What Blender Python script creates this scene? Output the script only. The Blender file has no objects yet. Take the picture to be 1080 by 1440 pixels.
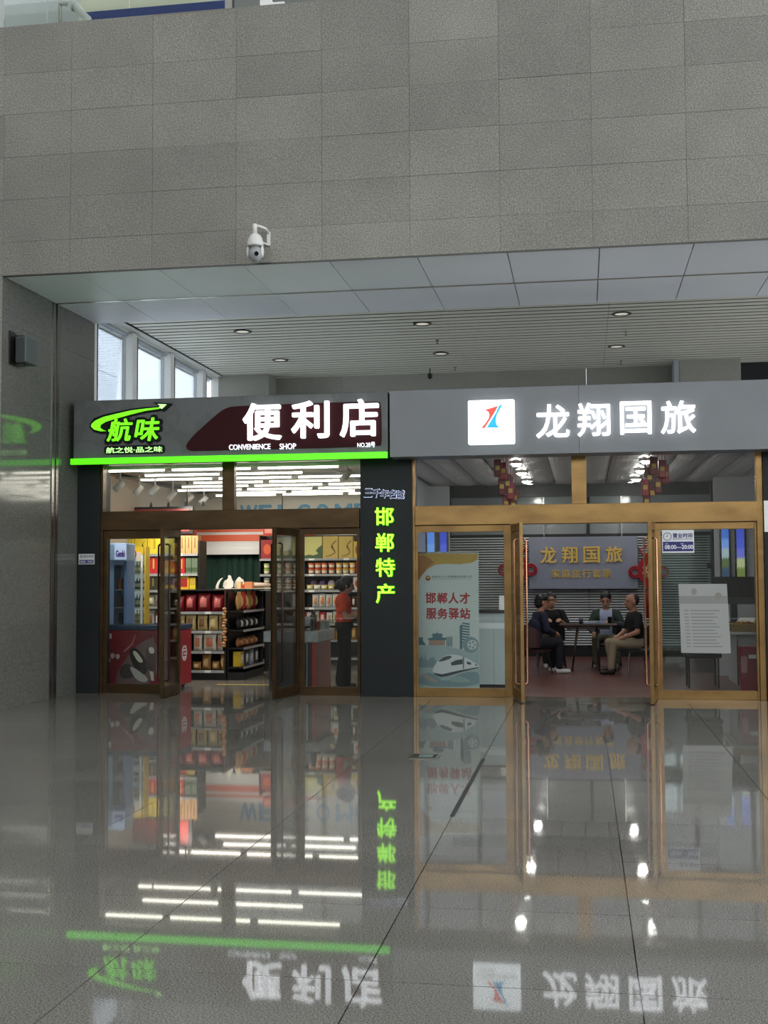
import bpy, math, random
import numpy as np
from mathutils import Vector, Matrix

random.seed(7)
SC = bpy.context.scene
COL = SC.collection

# ------------------------------------------------------------------ camera
F_PX, YAW, PITCH, ROLL, EYE = 1690.0, math.radians(9.4), math.radians(3.1), math.radians(0.3), 1.58
FW = Vector((-math.sin(YAW)*math.cos(PITCH), math.cos(YAW)*math.cos(PITCH), math.sin(PITCH)))
RT0 = Vector((math.cos(YAW), math.sin(YAW), 0.0)); UP0 = RT0.cross(FW)
RT = RT0*math.cos(ROLL) - UP0*math.sin(ROLL)
UP = UP0*math.cos(ROLL) + RT0*math.sin(ROLL)
CAM_POS = Vector((0, 0, EYE))
cd = bpy.data.cameras.new('camera'); cam = bpy.data.objects.new('camera', cd); COL.objects.link(cam)
cd.sensor_fit = 'VERTICAL'; cd.sensor_height = 36.0; cd.lens = F_PX/1440*36.0
cd.clip_start = 0.05; cd.clip_end = 200
M = Matrix((RT, UP, -FW)).transposed().to_4x4(); M.translation = CAM_POS
cam.matrix_world = M
SC.camera = cam

# ------------------------------------------------------------------ world and exposure
wd = bpy.data.worlds.new('world'); SC.world = wd; wd.use_nodes = True
wd.node_tree.nodes['Background'].inputs[0].default_value = (0.88, 0.94, 1.0, 1)
wd.node_tree.nodes['Background'].inputs[1].default_value = 4.6
SC.view_settings.view_transform = 'Standard'; SC.view_settings.look = 'None'
SC.view_settings.gamma = 1.0; SC.view_settings.exposure = 0.0
SC.view_settings.use_curve_mapping = False
TUBE_L, DOWN_L, SPOT_W, SIGN_W = 9.0, 125.0, 60.0, 1.6

# ------------------------------------------------------------------ geometry of the photograph
def ray(x, y): return FW + RT*((x-540)/F_PX) + UP*((720-y)/F_PX)
def at(x, y, Y):
    r = ray(x, y); return CAM_POS + r*(Y/r.y)
def atz(x, y, Z):
    r = ray(x, y); return CAM_POS + r*((Z-EYE)/r.z)
def atx(x, y, X):
    r = ray(x, y); return CAM_POS + r*(X/r.x)
def R(x0, y0, x1, y1, Y):
    a, b, c, d = at(x0, y0, Y), at(x1, y0, Y), at(x0, y1, Y), at(x1, y1, Y)
    return (a.x+c.x)/2, (b.x+d.x)/2, (c.z+d.z)/2, (a.z+b.z)/2      # X0 X1 Z0 Z1
YW, YS, YC, YG = 13.55, 15.45, 15.80, 15.90
XL = -6.95

# ------------------------------------------------------------------ materials
def lin(c): return tuple(((v/255)/12.92 if v/255 <= 0.04045 else ((v/255+0.055)/1.055)**2.4) for v in c)
MATS = {}
def mat(name, col, rough=0.5, metal=0.0, emit=0.0, spec=0.5, coat=0.0, ecol=None, alpha=1.0):
    if name in MATS: return MATS[name]
    m = bpy.data.materials.new(name); m.use_nodes = True
    b = m.node_tree.nodes['Principled BSDF']; c = lin(col)
    b.inputs['Base Color'].default_value = (*c, 1); b.inputs['Roughness'].default_value = rough
    b.inputs['Metallic'].default_value = metal; b.inputs['Specular IOR Level'].default_value = spec
    b.inputs['Coat Weight'].default_value = coat; b.inputs['Coat Roughness'].default_value = 0.04
    if emit > 0:
        b.inputs['Emission Color'].default_value = (*lin(ecol or col), 1); b.inputs['Emission Strength'].default_value = emit
    MATS[name] = m
    return m
def node(m, t, loc=(0, 0), **kw):
    n = m.node_tree.nodes.new(t)
    for k, v in kw.items():
        if k in n.inputs: n.inputs[k].default_value = v
        else: setattr(n, k, v)
    return n
def link(m, a, b): m.node_tree.links.new(a, b)
def mottled(name, c0, c1, scale=8, rough=0.5, metal=0.0, coat=0.0, stretch=(1, 1, 1), detail=4, rvar=0.0, rnd=0.0, bump=0.0, spec=0.5, world=True, lo=0.3, hi=0.7):
    """two-tone noise material; rnd adds a tone of its own to every piece"""
    m = mat(name, c0, rough, metal, coat=coat, spec=spec); b = m.node_tree.nodes['Principled BSDF']
    geo = node(m, 'ShaderNodeNewGeometry'); mp = node(m, 'ShaderNodeMapping')
    mp.inputs['Scale'].default_value = stretch
    link(m, geo.outputs['Position'], mp.inputs['Vector'])
    nz = node(m, 'ShaderNodeTexNoise', Scale=scale, Detail=detail); link(m, mp.outputs[0], nz.inputs['Vector'])
    rp = node(m, 'ShaderNodeValToRGB'); link(m, nz.outputs['Fac'], rp.inputs[0])
    rp.color_ramp.elements[0].position = lo; rp.color_ramp.elements[1].position = hi
    rp.color_ramp.elements[0].color = (*lin(c0), 1); rp.color_ramp.elements[1].color = (*lin(c1), 1)
    out = rp.outputs[0]
    if rnd:
        oi = node(m, 'ShaderNodeObjectInfo'); mr = node(m, 'ShaderNodeMapRange'); link(m, oi.outputs['Random'], mr.inputs['Value'])
        mr.inputs['To Min'].default_value = 1-rnd; mr.inputs['To Max'].default_value = 1+rnd
        hs = node(m, 'ShaderNodeHueSaturation'); link(m, mr.outputs[0], hs.inputs['Value']); link(m, out, hs.inputs['Color']); out = hs.outputs[0]
    link(m, out, b.inputs['Base Color'])
    if rvar:
        mr2 = node(m, 'ShaderNodeMapRange'); link(m, nz.outputs['Fac'], mr2.inputs['Value'])
        mr2.inputs['To Min'].default_value = max(0, rough-rvar); mr2.inputs['To Max'].default_value = rough+rvar
        link(m, mr2.outputs[0], b.inputs['Roughness'])
    if bump:
        bp = node(m, 'ShaderNodeBump', Strength=bump, Distance=0.01); link(m, nz.outputs['Fac'], bp.inputs['Height']); link(m, bp.outputs[0], b.inputs['Normal'])
    return m
def granite(name, c_dark, c_mid, c_light, grain=160, rough=0.5, rnd=0.06, coat=0.0, big=0.5, bigamt=0.12, bump=0.0, spec=0.5):
    """speckled stone: fine grain, broad cloudiness, own tone per slab"""
    m = mat(name, c_mid, rough, coat=coat, spec=spec); b = m.node_tree.nodes['Principled BSDF']
    geo = node(m, 'ShaderNodeNewGeometry')
    n1 = node(m, 'ShaderNodeTexNoise', Scale=grain, Detail=2, Roughness=0.7); link(m, geo.outputs['Position'], n1.inputs['Vector'])
    rp = node(m, 'ShaderNodeValToRGB'); link(m, n1.outputs['Fac'], rp.inputs[0])
    e = rp.color_ramp.elements; e[0].position = 0.32; e[1].position = 0.68
    e[0].color = (*lin(c_dark), 1); e[1].color = (*lin(c_light), 1)
    k = rp.color_ramp.elements.new(0.5); k.color = (*lin(c_mid), 1)
    n2 = node(m, 'ShaderNodeTexNoise', Scale=big, Detail=5, Roughness=0.6); link(m, geo.outputs['Position'], n2.inputs['Vector'])
    mr = node(m, 'ShaderNodeMapRange'); link(m, n2.outputs['Fac'], mr.inputs['Value'])
    mr.inputs['From Min'].default_value = 0.3; mr.inputs['From Max'].default_value = 0.7
    mr.inputs['To Min'].default_value = 1-bigamt; mr.inputs['To Max'].default_value = 1+bigamt
    oi = node(m, 'ShaderNodeObjectInfo'); mo = node(m, 'ShaderNodeMapRange'); link(m, oi.outputs['Random'], mo.inputs['Value'])
    mo.inputs['To Min'].default_value = 1-rnd; mo.inputs['To Max'].default_value = 1+rnd
    mu = node(m, 'ShaderNodeMath', operation='MULTIPLY'); link(m, mr.outputs[0], mu.inputs[0]); link(m, mo.outputs[0], mu.inputs[1])
    hs = node(m, 'ShaderNodeHueSaturation'); link(m, rp.outputs[0], hs.inputs['Color']); link(m, mu.outputs[0], hs.inputs['Value'])
    link(m, hs.outputs[0], b.inputs['Base Color'])
    if bump:
        bp = node(m, 'ShaderNodeBump', Strength=bump, Distance=0.004); link(m, n1.outputs['Fac'], bp.inputs['Height']); link(m, bp.outputs[0], b.inputs['Normal'])
    return m
def glass(name, tint=(1, 1, 1), refl=0.07, rough=0.0):
    m = bpy.data.materials.new(name); m.use_nodes = True; nt = m.node_tree
    nt.nodes.remove(nt.nodes['Principled BSDF']); out = nt.nodes['Material Output']
    tr = node(m, 'ShaderNodeBsdfTransparent'); tr.inputs[0].default_value = (*tint, 1)
    gl = node(m, 'ShaderNodeBsdfGlossy'); gl.inputs['Roughness'].default_value = rough
    lw = node(m, 'ShaderNodeFresnel', IOR=1.45); mu = node(m, 'ShaderNodeMath', operation='MULTIPLY_ADD')
    mu.inputs[1].default_value = 0.8; mu.inputs[2].default_value = refl-0.03
    link(m, lw.outputs[0], mu.inputs[0])
    mx = node(m, 'ShaderNodeMixShader'); link(m, mu.outputs[0], mx.inputs[0]); link(m, tr.outputs[0], mx.inputs[1]); link(m, gl.outputs[0], mx.inputs[2])
    link(m, mx.outputs[0], out.inputs[0]); MATS[name] = m
    return m

WALLSTONE = granite('flamed_granite', (99, 97, 90), (124, 121, 113), (149, 146, 136), grain=60, rough=0.75, rnd=0.1, big=0.55, bigamt=0.16, bump=0.15)
PIERSTONE = granite('polished_granite', (72, 72, 68), (90, 89, 84), (112, 110, 103), grain=90, rough=0.09, rnd=0.04, big=0.6, bigamt=0.08)
BACKSTONE = granite('honed_granite', (120, 118, 112), (142, 140, 132), (162, 158, 148), grain=60, rough=0.5, rnd=0.05)
FLOORSTONE = granite('floor_granite', (66, 64, 60), (102, 99, 93), (136, 132, 124), grain=130, rough=0.03, rnd=0.07, big=0.7, bigamt=0.1, spec=0.22)
GROUT = mat('grout', (38, 36, 33), 0.8)
SOFFIT = mottled('soffit_metal', (243, 245, 250), (236, 239, 247), scale=0.7, rough=0.4, rnd=0.03)
SLAT = mat('slat_white', (222, 219, 206), 0.45)
DARKGAP = mat('ceiling_void', (20, 20, 20), 0.9)
STEEL = mat('brushed_steel', (150, 148, 142), 0.25, 1.0)
DARKSTEEL = mat('dark_steel', (70, 68, 64), 0.3, 0.9)
SIGNGREY = mottled('sign_grey', (110, 112, 114), (117, 119, 121), scale=1.5, rough=0.38, rnd=0.02)
SIGNGREY2 = mottled('sign_grey_stained', (80, 82, 80), (89, 91, 89), scale=4, rough=0.4, lo=0.42, hi=0.55)
MAROON = mat('maroon_acrylic', (52, 14, 18), 0.6, spec=.15)
BLACK = mat('black_acrylic', (8, 8, 8), 0.5, spec=.2)
GREENLIT = mat('green_lit', (110, 235, 20), 0.4, emit=0.95, ecol=(120, 255, 10))
GREENSTRIP = mat('green_strip', (90, 235, 10), 0.4, emit=0.85, ecol=(90, 255, 8))
LIME = mat('lime_lit', (190, 255, 70), 0.4, emit=1.3, ecol=(170, 255, 50))
LIMEHALO = mat('lime_halo', (50, 160, 10), 0.4, emit=0.45, ecol=(50, 190, 0))
LIMEPALE = mat('lime_pale', (200, 255, 170), 0.4, emit=0.9, ecol=(190, 255, 150))
WHITELIT = mat('white_lit', (255, 255, 255), 0.4, emit=SIGN_W, ecol=(246, 250, 255))
WHITESOFT = mat('white_halo', (235, 240, 255), 0.4, emit=0.8, ecol=(205, 215, 255))
WHITELIT2 = mat('white_lit_small', (255, 255, 255), 0.4, emit=1.0, ecol=(235, 240, 255))
BOXLIT = mat('lightbox_white', (255, 255, 255), 0.4, emit=1.5, ecol=(240, 252, 255))
REDLIT = mat('lightbox_red', (235, 70, 60), 0.4, emit=0.8, ecol=(235, 80, 70))
BLUELIT = mat('lightbox_blue', (30, 170, 225), 0.4, emit=0.8, ecol=(30, 165, 225))
GREYLIT = mat('lightbox_grey', (150, 160, 160), 0.4, emit=0.5, ecol=(160, 170, 170))
COLUMN = mottled('column_panel', (25, 28, 29), (29, 32, 33), scale=2, rough=0.5, spec=.25)
BRASS = mottled('brass', (160, 126, 78), (126, 98, 60), scale=5, rough=0.33, metal=0.85, stretch=(0.4, 1, 1), rvar=0.08)
BRASS_SHADED = mottled('brass_shaded', (84, 64, 40), (62, 47, 29), scale=5, rough=0.36, metal=0.8, stretch=(0.4, 1, 1), rvar=0.08)  # the same brass, with the convenience shop side's shade put into its colour
COPPER = mat('copper_handle', (190, 138, 110), 0.22, 1.0)
HANDLEDARK = mat('handle_bronze', (58, 36, 26), 0.3, 0.8)
GLASS = glass('clear_glass', (0.94, 0.96, 0.95), 0.042)
RAILGLASS = glass('rail_glass', (0.86, 0.9, 0.88), 0.015)
GLASSDOOR = glass('door_glass', (0.94, 0.96, 0.95), 0.042)
WINGLASS = glass('window_glass', (0.93, 0.97, 1.0), 0.05)
WHITEPAINT = mat('white_paint', (225, 224, 220), 0.55)
CREAM = mat('cream_paint', (222, 216, 200), 0.6)
GREYPAINT = mat('grey_paint', (160, 164, 168), 0.55)
PLASTICW = mat('white_plastic', (205, 203, 196), 0.4)
PLASTICB = mat('black_plastic', (18, 18, 19), 0.4)
LENS = mat('lens_black', (3, 3, 4), 0.05)
CLEARDOME = mat('dome_grey', (150, 152, 152), 0.12)

# ------------------------------------------------------------------ objects
ORG = {}
def tag(o, label=None, cat=None, group=None, kind=None):
    if label: o['label'] = label
    if cat: o['category'] = cat
    if group: o['group'] = group
    if kind: o['kind'] = kind
    return o
def thing(name, label, cat, loc, group=None, kind=None, rotz=0.0):
    o = bpy.data.objects.new(name, None); COL.objects.link(o); o.location = loc; o.rotation_euler = (0, 0, rotz)
    o.empty_display_size = 0.1; ORG[o.name] = Vector(loc)
    return tag(o, label, cat, group, kind)
def addmesh(name, me, parent=None, loc=None):
    o = bpy.data.objects.new(name, me); COL.objects.link(o)
    if parent is not None: o.parent = parent; ORG[o.name] = ORG.get(parent.name, Vector((0, 0, 0)))
    if loc is not None:
        o.location = loc
        if parent is None: ORG[o.name] = Vector(loc)
    return o
class MB:
    def __init__(s): s.v = []; s.f = []; s.m = []; s.cm = 0
    def add(s, vs, fs):
        b = len(s.v); s.v += [tuple(p) for p in vs]; s.f += [tuple(i+b for i in f) for f in fs]; s.m += [s.cm]*len(fs); return s
    def box(s, x0, x1, y0, y1, z0, z1):
        return s.add([(x0, y0, z0), (x1, y0, z0), (x1, y1, z0), (x0, y1, z0), (x0, y0, z1), (x1, y0, z1), (x1, y1, z1), (x0, y1, z1)],
                     [(0, 3, 2, 1), (4, 5, 6, 7), (0, 1, 5, 4), (1, 2, 6, 5), (2, 3, 7, 6), (3, 0, 4, 7)])
    def prism(s, poly, y0, y1):
        """outline in X,Z (counter-clockwise seen from the hall), extruded in Y"""
        n = len(poly); a = sum(poly[i][0]*poly[(i+1) % n][1]-poly[(i+1) % n][0]*poly[i][1] for i in range(n))
        if a < 0: poly = poly[::-1]
        vs = [(x, y0, z) for x, z in poly] + [(x, y1, z) for x, z in poly]
        return s.add(vs, [tuple(range(n)), tuple(range(2*n-1, n-1, -1))] + [(i, i+n, (i+1) % n+n, (i+1) % n) for i in range(n)])
    def tube(s, pts, r, n=10, caps=True):
        pts = [Vector(p) for p in pts]; rs = r if isinstance(r, (list, tuple)) else [r]*len(pts); vs = []; fs = []
        ref = None
        for i, p in enumerate(pts):
            t = ((pts[min(i+1, len(pts)-1)]-p).normalized() + (p-pts[max(i-1, 0)]).normalized())
            t = t.normalized() if t.length > 1e-6 else Vector((0, 0, 1))
            if ref is None: ref = t.orthogonal().normalized()
            u = (ref - t*ref.dot(t)).normalized(); w = t.cross(u); ref = u
            vs += [p + (u*math.cos(2*math.pi*k/n) + w*math.sin(2*math.pi*k/n))*rs[i] for k in range(n)]
        for i in range(len(pts)-1):
            for k in range(n): fs.append((i*n+k, i*n+(k+1) % n, (i+1)*n+(k+1) % n, (i+1)*n+k))
        if caps: fs += [tuple(range(n-1, -1, -1)), tuple(range((len(pts)-1)*n, len(pts)*n))]
        return s.add(vs, fs)
    def lathe(s, prof, c=(0, 0, 0), n=16, axis='z'):
        """profile of (radius, height)"""
        vs = []; fs = []; c = Vector(c)
        for r, h in prof:
            for k in range(n):
                a = 2*math.pi*k/n; p = Vector((r*math.cos(a), r*math.sin(a), h))
                if axis == 'y': p = Vector((p.x, -p.z, p.y))
                if axis == 'x': p = Vector((p.z, p.x, p.y))
                vs.append(c+p)
        for i in range(len(prof)-1):
            for k in range(n): fs.append((i*n+k, i*n+(k+1) % n, (i+1)*n+(k+1) % n, (i+1)*n+k))
        L = len(prof)-1
        if prof[0][0] > .001 and abs(prof[0][0]-prof[-1][0]) < 1e-6: fs += [(L*n+k, L*n+(k+1) % n, (k+1) % n, k) for k in range(n)]      # a ring closes on itself
        else: fs += [tuple(range(n-1, -1, -1)), tuple(range(L*n, (L+1)*n))]
        return s.add(vs, fs)
    def ell(s, c, r, n=14, m=9, rot=None):
        vs = []; fs = []; c = Vector(c)
        for i in range(m+1):
            t = math.pi*i/m
            for k in range(n):
                a = 2*math.pi*k/n; p = Vector((r[0]*math.sin(t)*math.cos(a), r[1]*math.sin(t)*math.sin(a), -r[2]*math.cos(t)))
                vs.append(c + (rot @ p if rot else p))
        for i in range(m):
            for k in range(n): fs.append((i*n+k, i*n+(k+1) % n, (i+1)*n+(k+1) % n, (i+1)*n+k))
        return s.add(vs, fs)
    def mesh(s, name, mats, org=(0, 0, 0), smooth=False):
        me = bpy.data.meshes.new(name); o = Vector(org)
        me.from_pydata([Vector(p)-o for p in s.v], [], s.f)
        for m in (mats if isinstance(mats, list) else [mats]): me.materials.append(m)
        if isinstance(mats, list): me.polygons.foreach_set('material_index', s.m)
        if smooth: me.polygons.foreach_set('use_smooth', [True]*len(me.polygons))
        me.update(); return me
    def build(s, name, mats, parent=None, org=None, smooth=False, bevel=0.0, seg=2):
        if parent is not None: org = ORG.get(parent.name, Vector((0, 0, 0)))
        org = Vector(org) if org is not None else Vector((0, 0, 0))
        o = addmesh(name, s.mesh(name, mats, org, smooth), parent, None if parent is not None else org)
        if bevel:
            b = o.modifiers.new('bevel', 'BEVEL'); b.width = bevel; b.segments = seg; b.limit_method = 'ANGLE'
        return o
def box(name, m, parent, x0, x1, y0, y1, z0, z1, bevel=0.0, org=None):
    return MB().box(min(x0, x1), max(x0, x1), min(y0, y1), max(y0, y1), min(z0, z1), max(z0, z1)).build(name, m, parent, org, bevel=bevel)
def struct(name, label, loc=(0, 0, 0)): return thing(name, label, None, loc, kind='structure')

# ------------------------------------------------------------------ lettering
_tc = {}
def glyphs(body, off=0.0, res=4):
    key = (body, off)
    if key in _tc: return _tc[key]
    c = bpy.data.curves.new('lettering', 'FONT'); c.body = body; c.offset = off; c.extrude = 0.5; c.resolution_u = res; c.fill_mode = 'BOTH'
    o = bpy.data.objects.new('lettering', c); COL.objects.link(o); bpy.context.view_layer.update()
    me = o.to_mesh()
    v = np.array([p.co[:] for p in me.vertices]); f = [tuple(p.vertices) for p in me.polygons]
    o.to_mesh_clear(); bpy.data.objects.remove(o); bpy.data.curves.remove(c)
    lo, hi = v.min(0), v.max(0)
    v = (v-lo)/np.maximum(hi-lo, 1e-6)
    _tc[key] = (v, f, (hi-lo)[0]/max(1e-6, (hi-lo)[1]))
    return _tc[key]
def letters(name, body, rect, Y, m, parent, depth=0.02, off=0.0, shear=0.0, grow=0.0, U=None, V=None, N=None, O=None):
    """lettering filling rect = X0 X1 Z0 Z1 with its back on the plane Y; U V N O place it on another plane"""
    v, f, asp = glyphs(body, 0.0); x0, x1, z0, z1 = rect
    x0 -= grow; x1 += grow; z0 -= grow; z1 += grow
    e = off*(z1-z0); x0 += e; x1 -= e; z0 += e; z1 -= e      # heavier strokes: the outline swept round a small circle
    mb = MB()
    for k in range(8 if off else 1):
        du, dv = (e*math.cos(k*math.pi/4), e*math.sin(k*math.pi/4)) if off else (0, 0)
        x = x0+v[:, 0]*(x1-x0)+(v[:, 1]-0.5)*shear*(z1-z0)+du; z = z0+v[:, 1]*(z1-z0)+dv; d = v[:, 2]*depth*(1-.03*k)
        if U is None: pts = np.stack([x, Y-d, z], 1).tolist()
        else: pts = [tuple(O+U*a+V*b+N*c) for a, b, c in zip(x, z, d)]
        mb.add(pts, f)
    return mb.build(name, m, parent, org=None if parent else pts[0])
ORD = ['first', 'second', 'third', 'fourth', 'fifth', 'sixth', 'seventh', 'eighth', 'ninth', 'tenth', 'eleventh', 'twelfth', 'thirteenth', 'fourteenth', 'fifteenth']
def rounded(x0, x1, z0, z1, r, n=5):
    p = []
    for cx, cz, a in ((x1-r, z1-r, 0), (x0+r, z1-r, 90), (x0+r, z0+r, 180), (x1-r, z0+r, 270)):
        p += [(cx+r*math.cos(math.radians(a+90*i/n)), cz+r*math.sin(math.radians(a+90*i/n))) for i in range(n+1)]
    return p
def pxpoly(pts, Y):
    return [(lambda p: (p.x, p.z))(at(x, y, Y)) for x, y in pts]
def smoothpoly(pts, it=2):
    for _ in range(it):
        q = []
        for i in range(len(pts)):
            a, b = pts[i], pts[(i+1) % len(pts)]
            q += [(a[0]*.75+b[0]*.25, a[1]*.75+b[1]*.25), (a[0]*.25+b[0]*.75, a[1]*.25+b[1]*.75)]
        pts = q
    return pts

# ================================================================== THE HALL
# ------------------------------------------------------------------ floor
TX, TY, PX0, PY0 = 1.07, 1.072, 0.19, 6.87
fm = granite('floor_beyond', (66, 64, 60), (102, 99, 93), (136, 132, 124), grain=130, rough=0.035, rnd=0.0, spec=0.22)
fb = fm.node_tree.nodes['Principled BSDF']; src = fb.inputs['Base Color'].links[0].from_socket
geo = node(fm, 'ShaderNodeNewGeometry'); sx = node(fm, 'ShaderNodeSeparateXYZ'); link(fm, geo.outputs['Position'], sx.inputs[0])
ds = []
for k, (p, o) in enumerate(((TX, PX0), (TY, PY0))):
    a = node(fm, 'ShaderNodeMath', operation='SUBTRACT'); a.inputs[1].default_value = o; link(fm, sx.outputs[k], a.inputs[0])
    b = node(fm, 'ShaderNodeMath', operation='PINGPONG'); b.inputs[1].default_value = p/2; link(fm, a.outputs[0], b.inputs[0]); ds.append(b)
mn = node(fm, 'ShaderNodeMath', operation='MINIMUM'); link(fm, ds[0].outputs[0], mn.inputs[0]); link(fm, ds[1].outputs[0], mn.inputs[1])
lt = node(fm, 'ShaderNodeMath', operation='LESS_THAN'); lt.inputs[1].default_value = 0.006; link(fm, mn.outputs[0], lt.inputs[0])
mx = node(fm, 'ShaderNodeMix', data_type='RGBA'); link(fm, lt.outputs[0], mx.inputs[0]); link(fm, src, mx.inputs[6]); mx.inputs[7].default_value = (0.012, 0.011, 0.01, 1)
link(fm, mx.outputs[2], fb.inputs['Base Color'])
floor = MB().box(-14.3, 14.3, -14.3, 30, -0.3, -0.012).build('floor', fm); tag(floor, 'polished speckled granite tile floor of the station hall', kind='structure')
tile_me = MB().box(-TX/2+.003, TX/2-.003, -TY/2+.003, TY/2-.003, -0.02, 0.0).mesh('tile', FLOORSTONE)
for i in range(-7, 5):
    for j in range(-4, 8):
        cx, cy = PX0+TX*(i+.5), PY0+TY*(j+.5)
        if cy+TY/2 > 15.46 or (cx < XL-.2): continue
        o = addmesh('tile', tile_me, floor); o.location = (cx, cy, 0)
        o.rotation_euler = (random.gauss(0, .0006), random.gauss(0, .0006), 0)
# the broken joint and the dark sealed seam
a, b = at(680, 1067, 1).xy, None
s0, s1 = atz(680, 1067, 0.001), atz(634, 1148, 0.001)
o = box('joint_seal', GROUT, floor, s0.x-.016, s0.x+.016, s1.y, s0.y, 0.0005, 0.002)
# sill strip in front of both shops
sill = MB().box(XL, 6.0, 15.46-.012, 16.02, -0.02, 0.0).build('trim_1', mottled('sill_stone', (120, 112, 100), (104, 97, 88), scale=20, rough=0.15))
tag(sill, 'pale stone sill strip along the foot of both shopfronts', kind='structure')
# recessed floor box with a steel frame
p = atz(597, 1064, 0); fbx = thing('floor_box', 'small square recessed steel floor box near the dark column', 'floor box', (p.x, p.y, 0))
w = .13
for q in ((-w, w, -w, -w+.022), (-w, w, w-.022, w), (-w, -w+.022, -w+.022, w-.022), (w-.022, w, -w+.022, w-.022)):
    box('frame_bar', STEEL, fbx, p.x+q[0], p.x+q[1], p.y+q[2], p.y+q[3], 0.0, 0.006)
box('well', DARKGAP, fbx, p.x-w+.02, p.x+w-.02, p.y-w+.02, p.y+w-.02, 0.0, 0.003)
box('cover_plate', mat('cover_glint', (190, 215, 205), 0.1, 0.9), fbx, p.x-.05, p.x+.075, p.y-.08, p.y+.08, 0.003, 0.007)

# ------------------------------------------------------------------ unseen hall shell, added to shape the daylight: rear wall with clerestory, side walls, roof with skylights
w = MB().box(-14, 14, -14.3, -14, 0, 6.2).build('wall_rear_added', BACKSTONE); tag(w, 'added unseen rear wall of the station hall, shaping the daylight', kind='structure')
for nm, lab, a in (('wall_hall_left_added', 'added unseen side wall of the hall at the far left, shaping the daylight', -14.3), ('wall_hall_right_added', 'added unseen side wall of the hall at the far right, shaping the daylight', 14.0)):
    w = MB().box(a, a+.3, -14, YW+.04, 0, 12 if a < 0 else 2.6).build(nm, BACKSTONE); tag(w, lab, kind='structure')
rfh = struct('ceiling_hall_added', 'added unseen hall roof with long skylights, shaping the daylight', (0, 0, 12))
for i in range(7): box('roof_panel', WHITEPAINT, rfh, -14, 14, -14+i*4.4, -14+i*4.4+3.7, 12, 12.2)
wr_ = struct('window_added', 'added unseen clerestory posts above the rear and right walls of the hall', (0, -14.15, 6.2))
for i in range(15): box('post', WHITEPAINT, wr_, -14+i*2-.08, -14+i*2+.08, -14.3, -14.0, 6.2, 12)
for i in range(14): box('post', WHITEPAINT, wr_, 14.0, 14.3, -14+i*2, -13.84+i*2, 2.6, 12)
for z in (9.2,): box('cross_bar', WHITEPAINT, wr_, -14, 14, -14.25, -14.05, z-.06, z+.06)
box('roof_panel', WHITEPAINT, rfh, -8, 14, 16.8, 25, 12, 12.2)

# ------------------------------------------------------------------ upper stone wall
ZS = 5.275
ZT = 8.39
wf = MB().box(-14, 14.0, YW+.012, YW+.35, ZS+.01, ZT-.02).build('wall_front', GROUT); tag(wf, 'tall flamed grey granite wall above the shop recess', kind='structure')
WX = [-14, -12, -10, -8.5, XL] + [0.159+1.04*k for k in range(-6, 8)] + [10.5, 14]
WZ = [ZS, 5.69, 6.215, 6.745, 7.28, 7.785, ZT]
for i in range(len(WX)-1):
    for j in range(len(WZ)-1):
        x0, x1, z0, z1 = WX[i]+.0015, WX[i+1]-.0015, WZ[j]+.0015, WZ[j+1]-.0015
        y = YW+random.uniform(-.002, .002)
        o = MB().box(x0, x1, y, YW+.03, z0, z1).build('stone_panel', WALLSTONE, wf)
box('corner_angle', DARKSTEEL, wf, XL, 8.0, YW-.006, YW+.02, ZS-.012, ZS+.004)
# ------------------------------------------------------------------ soffit bands and slatted ceiling
ce = struct('ceiling_soffit', 'grey metal panel soffit under the stone wall')
MB().box(XL, 8.0, YW+.03, 16.36, ZS+.03, ZS+.2).build('backing', DARKGAP, ce)
SX = [XL] + [0.23+1.04*k for k in range(-6, 8)]
for i in range(len(SX)-1):
    for y0, y1 in ((YW+.02, 15.03), (15.09, 16.36)):
        zo = random.uniform(0, .002)
        MB().box(SX[i]+.006, SX[i+1]-.006, y0, y1, ZS+zo, ZS+.03).build('soffit_panel', SOFFIT, ce)
box('joint_strip', mat('strip_metal', (190, 185, 175), 0.2, 1.0), ce, XL, 8.0, 15.035, 15.085, ZS-.004, ZS+.02)
ZC = 5.5
sc_ = struct('ceiling', 'white slatted metal ceiling deep behind the shop signs')
box('void', DARKGAP, sc_, -7.6, 8.0, 16.36, 23.2, ZC+.08, ZC+.12)
y = 16.42; k = 0
while y < 22.9:
    for x0, x1 in ((-6.85, -2.05), (-2.046, 0.42), (0.424, 4.0), (4.004, 7.5)):
        MB().box(x0, x1, y, y+.165, ZC+random.uniform(0, .002), ZC+.006).build('slat', SLAT, sc_)
    y += .225
box('border_panel', mat('border_white', (214, 214, 210), .5), sc_, -7.35, -6.88, 16.3, 22.9, ZC-.02, ZC+.02)
box('edge_trim', DARKSTEEL, sc_, -6.88, -6.865, 16.36, 22.9, ZC-.012, ZC+.01)
for i, (x, y) in enumerate(((341, 466), (394, 506), (594, 455), (620, 497), (874, 441), (867, 487))):
    p = atz(x, y, ZC)
    t = thing('downlight', 'round recessed downlight in the slatted ceiling, %s row, %s from the window side' % (('front', 'rear')[i % 2], ORD[i//2]), 'ceiling light', (p.x, p.y, ZC), 'downlights in the slatted ceiling')
    MB().lathe([(.10, -.012), (.145, -.012), (.145, .02), (.10, .02)], p, 20).build('rim', DARKSTEEL, t)
    MB().lathe([(.01, .0), (.098, -.006), (.098, .015), (.01, .015)], p, 20).build('lamp', mat('lamp_dim', (230, 226, 210), .3, emit=.5), t)
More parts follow.
